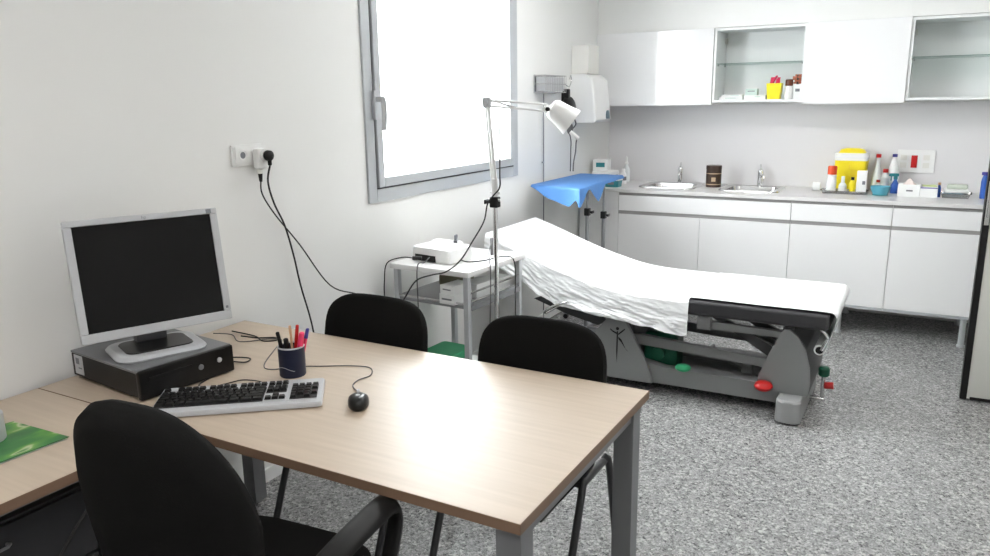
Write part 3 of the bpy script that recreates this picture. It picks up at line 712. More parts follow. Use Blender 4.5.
# ================================================================== ON THE DESK
# computer
t = thing('desktop_computer', 'flat black and silver desktop computer lying under the monitor', 'computer', (.228, 1.492, ZD), math.radians(-6))
obj('case', MB().box((.0, 0, .047), (.375, .318, .074), bev=.003), 'black', t, local=True)
obj('top_cover', MB().box((.0, 0, .0875), (.377, .320, .007), bev=.002), 'silverdk', t, local=True, label='silver grey top cover')
fp = obj('front_panel', MB().box((.190, 0, .047), (.022, .320, .088), bev=.006), 'blackgloss', t, local=True)
obj('drive_slot', MB().box((.2015, -.06, .062), (.002, .14, .012), bev=.0005), 'black', fp, local=True)
obj('logo', MB().lathe([(0, 0), (.009, 0), (.009, .0015), (0, .0018)], (.201, .04, .05), 20, (1, 0, 0)), 'silverdk', fp, local=True, label='round silver logo badge')
Rl = Matrix.Translation((.2032, .04, .05)) @ Matrix(((0, 0, 1, 0), (1, 0, 0, 0), (0, 1, 0, 0), (0, 0, 0, 1)))
obj('logo_letters', MB().text('hp', .013, Rl, .0004), 'print', fp, local=True)
obj('power_button', MB().lathe([(0, 0), (.008, 0), (.008, .003), (.006, .004), (0, .004)], (.2015, .105, .055), 20, (1, 0, 0)), 'silver', fp, local=True)
obj('foot_strip', MB().box((0, 0, .005), (.33, .29, .010)), 'black', t, local=True)
obj('licence_sticker', MB().box((-.145, -.1597, .05), (.05, .0012, .062)), 'silver', t, local=True, label='pale licence sticker')
obj('sticker_print', MB().box((-.15, -.1606, .062), (.02, .0006, .02)).box((-.138, -.1606, .04), (.02, .0006, .004)), 'print', t, local=True)
# monitor
a = math.radians(67.8); tl = math.radians(9.3)
t = thing('monitor', 'silver-framed flat monitor with a dark screen standing on the computer', 'monitor', (.262, 1.487, ZD+.0915), a)
# local: x = right, -y = front
def T(p): return p
Mm = Matrix.Translation((0, -.045, .252)) @ Matrix.Rotation(-tl, 4, 'X')
def tm(mb_): bmesh.ops.transform(mb_.bm, matrix=Mm, verts=mb_.bm.verts); return mb_
W, Hh = .438, .358
def rect_bezel():
    m_ = MB(); b_ = .018; bb = .028
    m_.span(-W/2, W/2, -.012, .014, -Hh/2, -Hh/2+bb, .003); m_.span(-W/2, W/2, -.012, .014, Hh/2-b_, Hh/2, .003)
    m_.span(-W/2, -W/2+b_+.004, -.012, .014, -Hh/2+bb, Hh/2-b_, .003); m_.span(W/2-b_-.004, W/2, -.012, .014, -Hh/2+bb, Hh/2-b_, .003)
    return m_
bz = obj('bezel', tm(rect_bezel()), 'silver', t, local=True, label='silver bezel')
obj('screen', tm(MB().span(-W/2+.02, W/2-.02, -.007, .004, -Hh/2+.026, Hh/2-.016)), 'screen', t, local=True, label='dark switched-off screen')
obj('back_shell', tm(MB().span(-W/2+.004, W/2-.004, .0145, .028, -Hh/2+.004, Hh/2-.004, .008).box((0, .04, -.01), (.26, .03, .22), bev=.012)), 'silverdk', t, local=True)
obj('power_button', tm(MB().span(W/2-.016, W/2-.008, -.0135, -.0115, -Hh/2+.036, -Hh/2+.044, .001)), 'print', bz, local=True)
obj('logo', tm(MB().text('hp', .014, Matrix.Translation((0, -.0125, Hh/2-.009)) @ Matrix.Rotation(PI/2, 4, 'X'), .0004)), 'print', bz, local=True)
obj('sticker', tm(MB().span(W/2-.034, W/2-.018, -.0130, -.0118, Hh/2-.016, Hh/2-.003)), 'print', bz, local=True, label='small dark corner sticker')
obj('neck', MB().prism([(.04, .012), (.08, .012), (.07, .10), (.045, .28), (.022, .28), (.025, .10)], 'x', -.045, .045), 'silverdk', t, local=True)
bs = obj('base', loft([rrect(.132, .108, .05, 0), rrect(.135, .111, .05, .006), rrect(.129, .105, .048, .014), rrect(.119, .095, .04, .017)], m_=MB()), 'silver', t, local=True, label='rounded silver base')
obj('base_inset', loft([rrect(.100, .076, .03, .0172), rrect(.098, .074, .03, .020)]), 'blackgloss', bs, local=True, label='glossy black inset')
# keyboard (local x along its width, y to the back)
KX, KY = .448, .185
t = thing('keyboard', 'silver and black computer keyboard lying in front of the computer', 'keyboard', (.655, 1.460, ZD), math.radians(38.5)); t.scale = (1.05, 1.09, 1)
obj('case', loft([rrect(KX/2, KY/2, .012, 0.003), rrect(KX/2, KY/2, .012, .012), rrect(KX/2-.003, KY/2-.003, .01, .017)]), 'silver', t, local=True, label='silver keyboard case')
obj('key_bed', MB().box((-.003-.0, -.004, .0175), (.425, .125, .002)), 'silver', t, local=True)
obj('key_well', MB().box((-.0755, -.012, .0188), (.282, .100, .0015)).box((.096, -.012+.026, .0188), (.055, .040, .0015)).box((.173, -.012, .0188), (.073, .100, .0015)), 'black', t, local=True, label='black key surround')
for sx in (-.18, .18): obj('foot', MB().box((sx, .075, .0015), (.03, .01, .003)).box((sx, -.075, .0015), (.03, .01, .003)), 'black', t, local=True)
def key(x, y, wd=.0165, dp=.0155):
    k = MB(); k.bm.verts.ensure_lookup_table()
    loft([[(x-wd/2, y-dp/2, .0196), (x+wd/2, y-dp/2, .0196), (x+wd/2, y+dp/2, .0196), (x-wd/2, y+dp/2, .0196)],
          [(x-wd/2+.002, y-dp/2+.002, .0268), (x+wd/2-.002, y-dp/2+.002, .0268), (x+wd/2-.002, y+dp/2-.001, .0268), (x-wd/2+.002, y+dp/2-.001, .0268)]], m_=k)
    return k
nk = 0; X0 = -.2155; rows = [.029, .0100, -.009, -.028, -.047]
def addkey(x, y, wd=.0170):
    global nk
    if nk < 110: obj('key', key(x, y, wd, .0168), 'black', t, local=True)
    nk += 1
layouts = [[1]*13+[2], [1.5]+[1]*12+[1.5], [1.75]+[1]*11+[2.25], [1.25]+[1]*11+[2.75], [1.5, 1.25, 1.5, 6, 1.5, 1.75, 1.5]]
U_ = .0187
for y, lay in zip(rows, layouts):
    x = X0
    for u in lay: addkey(x+u*U_/2, y, u*U_-.0018); x += u*U_
fk = [0, 2, 3, 4, 5, 6.5, 7.5, 8.5, 9.5, 11, 12, 13, 14]
for u in fk: addkey(X0+(u+.5)*U_, .058)
for i in range(3): addkey(.078+i*.0187, .058)
for r_ in (0, 1):
    for i in range(3): addkey(.078+i*.0187, rows[r_])
addkey(.0967, rows[3])
for i in range(3): addkey(.078+i*.0187, rows[4])
for r_ in range(5):
    for i in range(4):
        if r_ in (2, 4) and i == 3: continue
        if r_ == 4 and i == 1: continue
        addkey(.145+i*.0187, rows[r_])
obj('cable', MB().tube([(.05, .092, .010), (.03, .125, .006), (-.02, .15, .004), (-.06, .13, .004), (-.1, .11, .005), (-.14, .13, .004), (-.12, .19, .004), (-.1, .24, .004), (-.14, .25, .006)], .0018, 6), 'cord', t, local=True)
# mouse
t = thing('mouse', 'black and silver computer mouse with its cable curling behind the pen cup', 'mouse', (.985, 1.588, ZD), math.radians(38))
m_ = MB(); L = []
for z, s_, dy in ((0, .86, 0), (.006, 1, 0), (.016, 1.0, 0), (.026, .9, .0), (.033, .68, -.002), (.0365, .35, -.004)):
    L.append([(.030*s_*math.cos(b), dy+.055*s_*math.sin(b)*(1 if math.sin(b) < 0 else .96), z + (-.006*max(0, math.sin(b)) if z > .02 else 0)) for b in [2*PI*i/24 for i in range(24)]])
obj('body', loft(L), 'blackgloss', t, local=True, sharp=60)
obj('wheel', MB().cyl((-.004, .028, .030), (.004, .028, .030), .008), 'silver', t, local=True)
obj('palm_badge', MB().box((0, -.012, .0362), (.012, .012, .002), bev=.0008), 'silver', t, local=True)
obj('cable', MB().tube([(.949, 1.645, .742), (.915, 1.665, .735), (.872, 1.70, .7325), (.858, 1.744, .7325), (.865, 1.795, .7325), (.82, 1.849, .7325), (.749, 1.835, .7325), (.67, 1.79, .7325), (.60, 1.75, .7325), (.543, 1.690, .7325), (.488, 1.713, .7325), (.40, 1.85, .7325), (.351, 1.935, .7325), (.3, 1.936, .7325), (.222, 1.857, .7325), (.127, 1.905, .7325), (.05, 1.885, .7325)], .0018, 6), 'greycord', t)
tag(obj('network_cable', MB().tube([(.18, 1.90, .736), (.25, 1.92, .733), (.30, 1.95, .733), (.33, 1.93, .733), (.29, 1.90, .733), (.22, 1.93, .733), (.1, 1.93, .736)], .0025, 6), 'cord'), 'black cable tangle on the desk behind the monitor', 'cable')
tag(obj('monitor_cable', MB().tube([(.30, 1.69, .7335), (.35, 1.72, .735), (.40, 1.735, .734), (.415, 1.70, .734), (.36, 1.685, .734), (.30, 1.68, .7345)], .0025, 6), 'cord'), 'short loop of black cable beside the right side of the computer', 'cable')
# pen cup
PX, PY = .636, 1.692
t = thing('pen_cup', 'dark navy pen cup with a pale rim standing behind the keyboard', 'pen cup', (PX, PY, ZD))
obj('cup', MB().lathe([(0, 0), (.039, 0), (.041, .003), (.0415, .094), (.039, .094), (.038, .005), (0, .005)], seg=36), 'navy', t, local=True)
obj('rim', MB().lathe([(.0385, .094), (.042, .094), (.0425, .097), (.040, .099), (.0385, .097), (.0385, .094)], seg=36), 'silver', t, local=True, label='pale rim')
obj('printed_line', MB().tube([(.0418*math.cos(b), .0418*math.sin(b), .03+.006*math.sin(3*b)) for b in [-2.2+.12*i for i in range(14)]], .0008, 5, 1), 'alu', t, local=True)
def pen(name, label, dx, dy, lean, dirn, L_, r, m, tip, cat='pen', capl=.05):
    base = Vector((PX+dx, PY+dy, ZD+.0075)); d = Vector((math.cos(dirn)*math.sin(lean), math.sin(dirn)*math.sin(lean), math.cos(lean)))
    o = bpy.data.objects.new(name, None); COL.objects.link(o); o.location = base; tag(o, label, cat, 'pens in the cup')
    e = base+d*L_; c = base+d*(L_-capl)
    obj('barrel', MB().cyl(base, c, r*.9, r, 14), m, o)
    cp = obj('cap', MB().cyl(c, e, r*1.12, r*1.0, 14).sph(e, r, (1, 1, .6), 12), tip, o)
    return o
pen('pen', 'red pen, the tallest in the cup', .002, .004, .13, .5, .155, .0052, 'red', 'red')
pen('highlighter', 'pink highlighter at the right of the cup', .014, .004, .20, .2, .135, .0085, 'pink', 'pink', 'marker')
pen('pen', 'violet-blue capped pen at the right rear of the cup', .013, .017, .24, .9, .140, .0055, 'pink', 'purple', capl=.03)
pen('pen', 'black pen at the left front of the cup', -.012, -.012, .16, 3.6, .135, .0055, 'black', 'black')
pen('pencil', 'beige pencil standing at the rear left of the cup', -.006, .014, .14, 2.6, .145, .0042, 'tan', 'tan', 'pencil', .02)
pen('pen', 'grey metal pen leaning to the far left of the cup', -.018, .004, .30, 3.3, .128, .004, 'steel', 'black', capl=.03)
pen('marker', 'dark blue marker in the middle of the cup', .002, -.014, .10, 5.0, .118, .008, 'navy', 'black', 'marker')
# green folder and round pot on side desk
t = thing('folder', 'glossy green leaf-print folder lying on the side desk', 'folder', (.32, .93, ZD), 0)
ptsf = [(.455, 1.055), (.225, 1.045), (.17, .82), (.45, .80)]
def quad_slab(pts, z0, z1): return MB().prism(pts, 'z', z0, z1)
obj('back_cover', quad_slab([(.455, 1.06), (.226, 1.05), (.17, .75), (.44, .76)], ZD+.0005, ZD+.0015), 'card', t)
obj('front_cover', quad_slab([(.458, 1.063), (.224, 1.052), (.168, .748), (.442, .757)], ZD+.0055, ZD+.0068), 'folder', t)
obj('pages', quad_slab([(.450, 1.055), (.232, 1.045), (.18, .76), (.435, .765)], ZD+.0016, ZD+.0054), 'card', t)
t = thing('tape_roll', 'grey round tape roll standing on the green folder at the left edge', 'tape', (.285, .940, ZD+.0072))
obj('roll', MB().lathe([(.026, 0), (.052, 0), (.054, .002), (.054, .068), (.052, .070), (.026, .070), (.026, 0)], seg=36), 'alu', t, local=True)
obj('core', MB().lathe([(.022, .001), (.0258, .001), (.0258, .069), (.022, .069), (.022, .001)], seg=30), 'print', t, local=True)

# ================================================================== VISITOR CHAIRS (local: -y is the front)
def shaped_pad(w0, w1, h, th, r, bow, n=10):
    """upright pad in xz, width w0 at the bottom and w1 at the top, bowed back by bow at the sides"""
    m_ = MB(); pts = []
    def outline(k):
        P_ = []
        hw0, hw1 = w0/2*k, w1/2*k
        hh = h/2*k
        for i in range(48):
            a_ = 2*PI*i/48; ca, sa = math.cos(a_), math.sin(a_)
            e = 2/3.6
            x = math.copysign(abs(ca)**e, ca); z = math.copysign(abs(sa)**e, sa)
            hw = hw0+(hw1-hw0)*(z+1)/2
            P_.append((x*hw, z*hh))
        return P_
    def lvl(k, y):
        return [(x, y - bow*(x/(w0/2))**2, z) for x, z in outline(k)]
    return loft([lvl(.55, -th*.5), lvl(.9, -th*.47), lvl(.98, -th*.33), lvl(1, 0), lvl(.98, th*.33), lvl(.9, th*.47), lvl(.55, th*.5)])
def xf(mb_, Mx): bmesh.ops.transform(mb_.bm, matrix=Mx, verts=mb_.bm.verts); return mb_
def seat_pad(w_, d_, th, front=.02):
    m_ = MB(); 
    def ol(k):
        P_ = []
        for i in range(48):
            a_ = 2*PI*i/48; ca, sa = math.cos(a_), math.sin(a_); e = 2/4.2
            P_.append((math.copysign(abs(ca)**e, ca)*w_/2*k, math.copysign(abs(sa)**e, sa)*d_/2*k))
        return P_
    def lv(k, z): return [(x, y, z - (front*max(0, (-y/(d_/2)-.5))**2*2)) for x, y in ol(k)]
    return loft([lv(.6, -th*.5), lv(.92, -th*.48), lv(.985, -th*.3), lv(1, 0), lv(.985, th*.3), lv(.93, th*.46), lv(.6, th*.52)])
def visitor_chair():
    t = thing('visitor_chair', '', 'chair', (0, 0, 0), 0, 'black visitor chairs behind the desk')
    obj('seat', xf(seat_pad(.465, .43, .06), Matrix.Translation((0, -.235, .47))), 'fab', t, local=True)
    obj('seat_shell', MB().box((0, -.235, .436), (.43, .39, .014), bev=.006), 'black', t, local=True)
    obj('backrest', xf(shaped_pad(.475, .455, .36, .05, .05, .025), Matrix.Translation((0, .02, .693)) @ Matrix.Rotation(math.radians(-8), 4, 'X')), 'fab', t, local=True, sharp=60)
    obj('back_shell', xf(shaped_pad(.44, .42, .33, .02, .05, .025), Matrix.Translation((0, .055, .688)) @ Matrix.Rotation(math.radians(-8), 4, 'X')), 'black', t, local=True, sharp=60)
    for s in (-1, 1):
        x = s*.235
        obj('leg', MB().tube([(x, .13, .01), (x, .035, .40), (x*.96, .01, .43)], .0125, 10, 4), 'leg', t, local=True)
        obj('leg', MB().tube([(x, -.36, .01), (x, -.20, .40), (x*.96, -.17, .43)], .0125, 10, 4), 'leg', t, local=True)
    fr_ = MB()
    for s in (-1, 1):
        fr_.tube([(s*.226, .03, .428), (s*.226, -.18, .428)], .0125, 10, 1)
        fr_.tube([(s*.12, -.1, .425), (s*.12, .04, .425), (s*.12, .085, .47), (s*.12, .075, .62)], .010, 10, 4)
    fr_.tube([(-.226, -.05, .424), (.226, -.05, .424)], .010, 10, 1); fr_.tube([(-.226, -.17, .424), (.226, -.17, .424)], .010, 10, 1)
    obj('frame', fr_, 'leg', t, local=True)
    for s in (-1, 1):
        for y in (.132, -.363): obj('foot_cap', MB().cyl((s*.235, y, 0), (s*.235, y, .02), .016), 'black', t, local=True)
    return t
vc = visitor_chair()
vc['label'] = 'black fabric visitor chair behind the desk nearer the window wall'
vc.location = (.603, 2.15, -.0); vc.rotation_euler = (0, 0, 0)
dup(vc, (1.285, 2.15, 0), 0, 'black fabric visitor chair behind the desk, in front of the examination table')

# ================================================================== OFFICE CHAIR (local: +y is the front)
t = thing('office_chair', 'black office chair with armrests at the near side of the desk', 'office chair', (1.058, 1.05, 0), math.radians(5))
obj('seat', xf(seat_pad(.49, .48, .09, .0), Matrix.Translation((0, .03, .475))), 'fab', t, local=True)
def hi_back():
    L_ = []
    def ol(k):
        P_ = []
        for i in range(56):
            a_ = 2*PI*i/56; ca, sa = math.cos(a_), math.sin(a_)
            e = 2/2.9
            x = math.copysign(abs(ca)**e, ca); z = math.copysign(abs(sa)**e, sa)
            hw = .222 - .055*max(0, z)**1.5 - .02*max(0, -z)
            P_.append((x*hw*k, z*.27*k))
        return P_
    for k, y in ((.5, -.04), (.85, -.038), (.97, -.026), (1, 0), (.97, .022), (.86, .034), (.5, .03)):
        L_.append([(x, y+.055*(x/.24)**2, z) for x, z in ol(k)])
    return loft(L_)
BX = Matrix.Translation((0, -.20, .768)) @ Matrix.Rotation(math.radians(8), 4, 'X')
obj('backrest', xf(hi_back(), BX), 'fab', t, local=True, sharp=70)
obj('back_support', MB().tube([(0, -.03, .41), (0, -.20, .41), (0, -.275, .47), (0, -.29, .60)], .010, 12, 5, rz=.028), 'black', t, local=True)
for s in (-1, 1):
    ar = obj('armrest', MB().tube([(s*.20, .02, .425), (s*.27, .05, .43), (s*.30, .13, .50), (s*.30, .19, .60), (s*.30, .20, .655), (s*.30, .17, .685), (s*.30, .08, .685), (s*.30, -.03, .675), (s*.285, -.09, .64), (s*.26, -.09, .55), (s*.235, -.02, .44), (s*.20, 0, .425)], .013, 12, 5, rz=.028), 'black', t, local=True)
obj('gas_column', MB().cyl((0, 0, .09), (0, 0, .26), .028).cyl((0, 0, .26), (0, 0, .42), .018).box((0, 0, .42), (.18, .22, .03), bev=.006), 'black', t, local=True)
m_ = MB(); m_.lathe([(0, .07), (.05, .07), (.055, .10), (.03, .12), (0, .12)], (0, 0, 0), 20)
obj('hub', m_, 'black', t, local=True)
for k in range(5):
    a_ = .3+2*PI*k/5; c, s = math.cos(a_), math.sin(a_)
    b_ = obj('foot_arm', MB().tube([(.03*c, .03*s, .095), (.16*c, .16*s, .09), (.29*c, .29*s, .072)], .018, 10, 4, rz=.022), 'black', t, local=True)
    obj('caster', MB().cyl((.29*c-.022*s, .29*s+.022*c, .027), (.29*c+.022*s, .29*s-.022*c, .027), .027).cyl((.29*c, .29*s, .03), (.29*c, .29*s, .07), .008), 'black', b_, local=True)

# ================================================================== TROLLEY
t = thing('trolley', 'white-topped medical trolley on chrome legs between the window wall and the lamp', 'trolley', (.315, 3.213, 0), math.radians(-3))
CX, CY, CZ = .236, .265, .80
obj('top', MB().span(-CX, CX, -CY, CY, CZ-.028, CZ, .006), 'whitemetal', t, local=True)
for sx in (-1, 1):
    for sy in (-1, 1):
        lg = obj('leg', MB().span(sx*(CX-.028)-.014, sx*(CX-.028)+.014, sy*(CY-.028)-.014, sy*(CY-.028)+.014, .075, CZ-.028, .004), 'alu', t, local=True)
        obj('caster', MB().cyl((sx*(CX-.028), sy*(CY-.028)-.01, .03), (sx*(CX-.028), sy*(CY-.028)+.01, .03), .03).box((sx*(CX-.028), sy*(CY-.028), .062), (.024, .03, .026), bev=.003), 'print', lg, local=True)
obj('shelf', MB().span(-CX+.042, CX-.042, -CY+.02, CY-.02, .615, .63, .002).span(-CX+.01, -CX+.042, -CY+.043, CY-.043, .605, .63).span(CX-.042, CX-.01, -CY+.043, CY-.043, .605, .63), 'alu_dark', t, local=True)
for ra, rb in (((-CX+.04, -CY+.02, .64), (CX-.04, -CY+.02, .64)), ((CX-.02, -CY+.04, .69), (CX-.02, CY-.04, .69)), ((CX-.02, -CY+.04, .645), (CX-.02, CY-.04, .645))):
    obj('rail', MB().tube([ra, rb], .005, 8, 1), 'steel', t, local=True)
obj('lower_shelf', MB().span(-CX+.042, CX-.042, -CY+.02, CY-.02, .18, .195, .002).span(-CX+.01, -CX+.042, -CY+.043, CY-.043, .175, .195).span(CX-.042, CX-.01, -CY+.043, CY-.043, .175, .195), 'whitemetal', t, local=True)
# things on the trolley shelf
def on_trolley(x, y, z):
    v = Matrix.Rotation(math.radians(-3), 4, 'Z') @ Vector((x, y, z)); return (v.x+.315, v.y+3.213, v.z)
zsh = .6305
carton('electrode_box', 'white electrode box at the front of the trolley shelf', on_trolley(.11, -.19, zsh), (.09, .14, .05), mark=(0, .025, .06, .008), rz=-.12)
carton('electrode_box', 'white electrode box stacked on the front box of the trolley shelf', on_trolley(.11, -.19, zsh+.0505), (.085, .13, .04), mark=(0, .02, .05, .006), rz=-.16)
carton('electrode_box', 'white electrode box in the middle of the trolley shelf side', on_trolley(.125, -.02, zsh), (.10, .15, .07), mark=(0, .03, .06, .008), rz=-.12)
carton('electrode_box', 'white electrode box at the rear of the trolley shelf', on_trolley(.125, .14, zsh), (.10, .13, .06), mark=(0, .03, .06, .008), rz=-.12)
o = obj('cable_bag', MB().box((0, 0, .045), (.14, .16, .09), bev=.03, seg=4), mat('olive_bag', (.20, .19, .13), .8)); o.location = on_trolley(-.06, .06, zsh); tag(o, 'small olive brown bag at the back of the trolley shelf', 'bag')
# recorder on trolley top
t = thing('ecg_recorder', 'white heart-recording device with a dark front slot on the trolley', 'medical device', on_trolley(-.05, -.07, CZ), math.radians(-9)); t.scale = (.9, .9, .86)
obj('housing', loft([rrect(.135, .10, .012, 0.004), rrect(.138, .103, .014, .03), rrect(.135, .10, .016, .078), rrect(.125, .09, .016, .086)]), 'white', t, local=True)
obj('rear_hump', loft([rrect(.10, .04, .012, .086, o=(0, .04)), rrect(.09, .03, .012, .104, o=(0, .04))]), 'white', t, local=True)
obj('front_slot', MB().box((-.035, -.1035, .022), (.15, .006, .036), bev=.001), 'black', t, local=True, label='black slot along the front')
for sx in (-.1, .1):
    for sy in (-.07, .07): obj('foot', MB().box((sx, sy, .003), (.02, .02, .006)), 'black', t, local=True)
obj('keypad', MB().box((.04, -.03, .0872), (.13, .08, .002), bev=.0008), 'silver', t, local=True)
def clip(label, x, y, rz, m):
    c_ = thing('electrode_clip', label, 'electrode clip', (*on_trolley(x, y, CZ)[:2], CZ+.0775), rz)
    obj('jaw', MB().box((0, 0, .025), (.012, .028, .05), bev=.003).box((0, -.012, .012), (.02, .01, .024), bev=.002), m, c_, local=True)
    obj('spring', MB().cyl((-.008, 0, .03), (.008, 0, .03), .006), 'steel', c_, local=True)
clip('dark grey electrode clip standing on the white recorder', .02, -.05, .3, 'print')
tag(obj('electrode_clip', MB().box((.435, 3.34, CZ+.045), (.012, .02, .09), bev=.004), 'greycord'), 'grey electrode clip upright on the trolley behind the recorder', 'electrode clip')
tag(obj('electrode_leads', MB().tube([(.435, 3.34, CZ+.088), (.44, 3.33, .885), (.455, 3.30, .875), (.475, 3.24, .84), (.51, 3.18, .812), (.562, 3.10, .77), (.567, 3.08, .55), (.565, 3.06, .30), (.56, 3.04, .03), (.62, 3.0, .005)], .003, 6), 'greycord'), 'grey electrode lead hanging over the trolley\'s front right corner', 'cable')
tag(obj('electrode_leads', MB().tube([(.40, 3.10, .815), (.43, 3.13, .805), (.48, 3.2, .805), (.52, 3.30, .808), (.563, 3.34, .78), (.568, 3.34, .6), (.568, 3.34, .3), (.58, 3.34, .03), (.62, 3.4, .005)], .003, 6), 'cord'), 'black lead crossing the trolley top and hanging at its right side', 'cable')
tag(obj('signal_cable', MB().tube([(.26, 3.03, .83), (.255, 2.99, .812), (.25, 2.940, .80), (.252, 2.932, .62), (.26, 2.93, .4), (.28, 2.93, .2), (.3, 2.93, .02), (.33, 2.9, .005)], .003, 6), 'greycord'), 'thin grey cable hanging from the recorder down the trolley front', 'cable')

t = thing('plastic_tub', 'bright green plastic tub on the lower shelf of the trolley', 'tub', (.20, 3.20, .1955), -.05); t.scale = (.62, .8, .42)
obj('tub', loft([rrect(.13, .17, .03, 0), rrect(.15, .19, .03, .20)], capt=False), 'green', t, local=True)
obj('lid', loft([rrect(.155, .195, .03, .20), rrect(.155, .195, .03, .225), rrect(.14, .18, .03, .23)]), 'green', t, local=True)

# ================================================================== MAGNIFIER LAMP
LX, LY = .592, 3.10
t = thing('examination_lamp', 'white jointed examination lamp on a chrome floor pole beside the trolley', 'lamp', (LX, LY, 0))
obj('pole', MB().cyl((0, 0, .08), (0, 0, 1.12), .0115), 'chrome', t, local=True)
obj('clamp', MB().box((0, 0, 1.11), (.04, .04, .05), bev=.005).cyl((-.02, 0, 1.11), (-.042, 0, 1.11), .008).box((-.046, 0, 1.11), (.01, .035, .02), bev=.003), 'black', t, local=True)
obj('holder', MB().cyl((0, 0, 1.136), (0, 0, 1.195), .016).box((0, .0, 1.19), (.022, .03, .06), bev=.004).cyl((-.03, 0, 1.12), (.03, 0, 1.12), .006).cyl((.028, 0, 1.155), (-.022, 0, 1.155), .006), 'whitemetal', t, local=True)
JE = Vector((-.035, 0, 1.562)); JH = Vector((.215, .11, 1.530))
obj('lower_arm', MB().cyl((.012, -.005, 1.17), JE+Vector((.008, -.005, 0)), .008).cyl((-.012, .005, 1.17), JE+Vector((-.008, .005, 0)), .008).cyl((-.005, 0, 1.19), (-.02, 0, 1.42), .004), 'whitemetal', t, local=True)
obj('elbow', MB().box(JE, (.04, .026, .05), bev=.008).cyl(JE+Vector((0, -.02, 0)), JE+Vector((0, .02, 0)), .014), 'silver', t, local=True)
obj('upper_arm', MB().cyl(JE+Vector((0, 0, .012)), JH+Vector((0, 0, .02)), .0055).cyl(JE+Vector((0, 0, -.014)), JH+Vector((0, 0, -.008)), .0055), 'whitemetal', t, local=True)
obj('spring', MB().cyl(JE+Vector((.01, 0, .012)), (JE*.52+JH*.48)+Vector((0, 0, -.008)), .0045), 'steel', t, local=True, label='steel spring rod')
ax = Vector((.62, .30, -.52)).normalized()
hd = obj('lamp_head', MB().lathe([(0, -.03), (.028, -.028), (.042, -.018), (.048, .0), (.054, .04), (.064, .085), (.065, .092), (.061, .09), (.050, .04), (.038, 0), (0, -.005)], JH+Vector((.035, .015, -.005)), 28, ax), 'whitemetal', t, local=True)
obj('bulb', MB().sph(JH+Vector((.035, .015, -.005))+ax*.045, .026), 'white', hd, local=True)
obj('handle', MB().tube([JH+Vector((.035, .015, -.005))+ax*.085+Vector((.0, 0, -.045)), JH+Vector((.035, .015, -.005))+ax*.13+Vector((.0, 0, -.05))], .009, 10, 1), 'white', hd, local=True)
obj('knuckle', MB().sph(JH, .02).cyl(JH+Vector((0, -.025, 0)), JH+Vector((0, -.03, 0)), .01), 'whitemetal', t, local=True)
obj('tilt_knob', MB().cyl(JH+Vector((.02, -.03, 0)), JH+Vector((.02, -.042, 0)), .009), 'black', t, local=True)
obj('cable', MB().tube([(.03, .0, 1.45), (.03, -.005, 1.25), (.028, -.005, 1.18), (.0, -.02, 1.14), (-.03, -.02, 1.10), (-.045, -.03, 1.02), (-.08, -.08, .93), (-.11, -.14, .85), (-.16, -.19, .80), (-.22, -.22, .785), (-.28, -.262, .76), (-.33, -.285, .68), (-.38, -.275, .62), (-.45, -.265, .60), (-.47, -.26, .3), (-.48, -.25, .01)], .0035, 8), 'cord', t, local=True)
for k in range(5):
    a_ = 2*PI*k/5+1.08; c, s = math.cos(a_), math.sin(a_)
    b_ = obj('foot', MB().tube([(.015*c, .015*s, .085), (.1*c, .1*s, .075), (.2*c, .2*s, .06)], .011, 8, 3), 'whitemetal', t, local=True)
    obj('caster', MB().cyl((.2*c-.01*s, .2*s+.01*c, .024), (.2*c+.01*s, .2*s-.01*c, .024), .024).cyl((.2*c, .2*s, .03), (.2*c, .2*s, .06), .005), 'black', b_, local=True)

# ================================================================== EXAMINATION TABLE
BY0, BY1 = 3.80, 4.45
t = thing('examination_table', 'grey and black examination table with raised head end in front of the counter', 'examination table', (1.1, 4.12, 0))
# foot pad with rounded near and end edges
obj('foot_pad', MB().span(.93, 2.005, BY0, BY1, .478, .560, .022, 4), 'padblack', t, label='charcoal padded seat and leg section')
ang = math.atan2(.235, .76)
Rb = Matrix.Rotation(ang, 3, 'Y')
bl = math.hypot(.235, .76)
obj('back_pad', MB().box((.92-.76/2-.012, (BY0+BY1)/2, .515+.235/2), (bl, BY1-BY0, .06), R=Rb, bev=.02, seg=4), 'padblack', t, label='raised charcoal backrest pad')
fr_ = MB()
fr_.span(1.0, 1.93, BY0+.17, BY0+.20, .455, .477, .003); fr_.span(1.0, 1.93, BY1-.20, BY1-.17, .455, .477, .003)
fr_.span(1.36, 1.40, BY0+.20, BY1-.20, .455, .477, .003); fr_.span(1.85, 1.89, BY0+.20, BY1-.20, .455, .477, .003); fr_.span(1.0, 1.04, BY0+.20, BY1-.20, .455, .477, .003)
obj('top_frame', fr_, 'bedgrey', t)
br_ = MB(); br_.span(1.37, 1.44, BY0+.035, BY0+.065, .40, .477, .004); br_.prism([(1.37, .395), (1.44, .44), (1.80, .43), (1.80, .46), (1.84, .46), (1.84, .40), (1.44, .40)], 'y', BY0+.066, BY0+.10)
obj('side_bracket', br_, 'bedgrey', t)
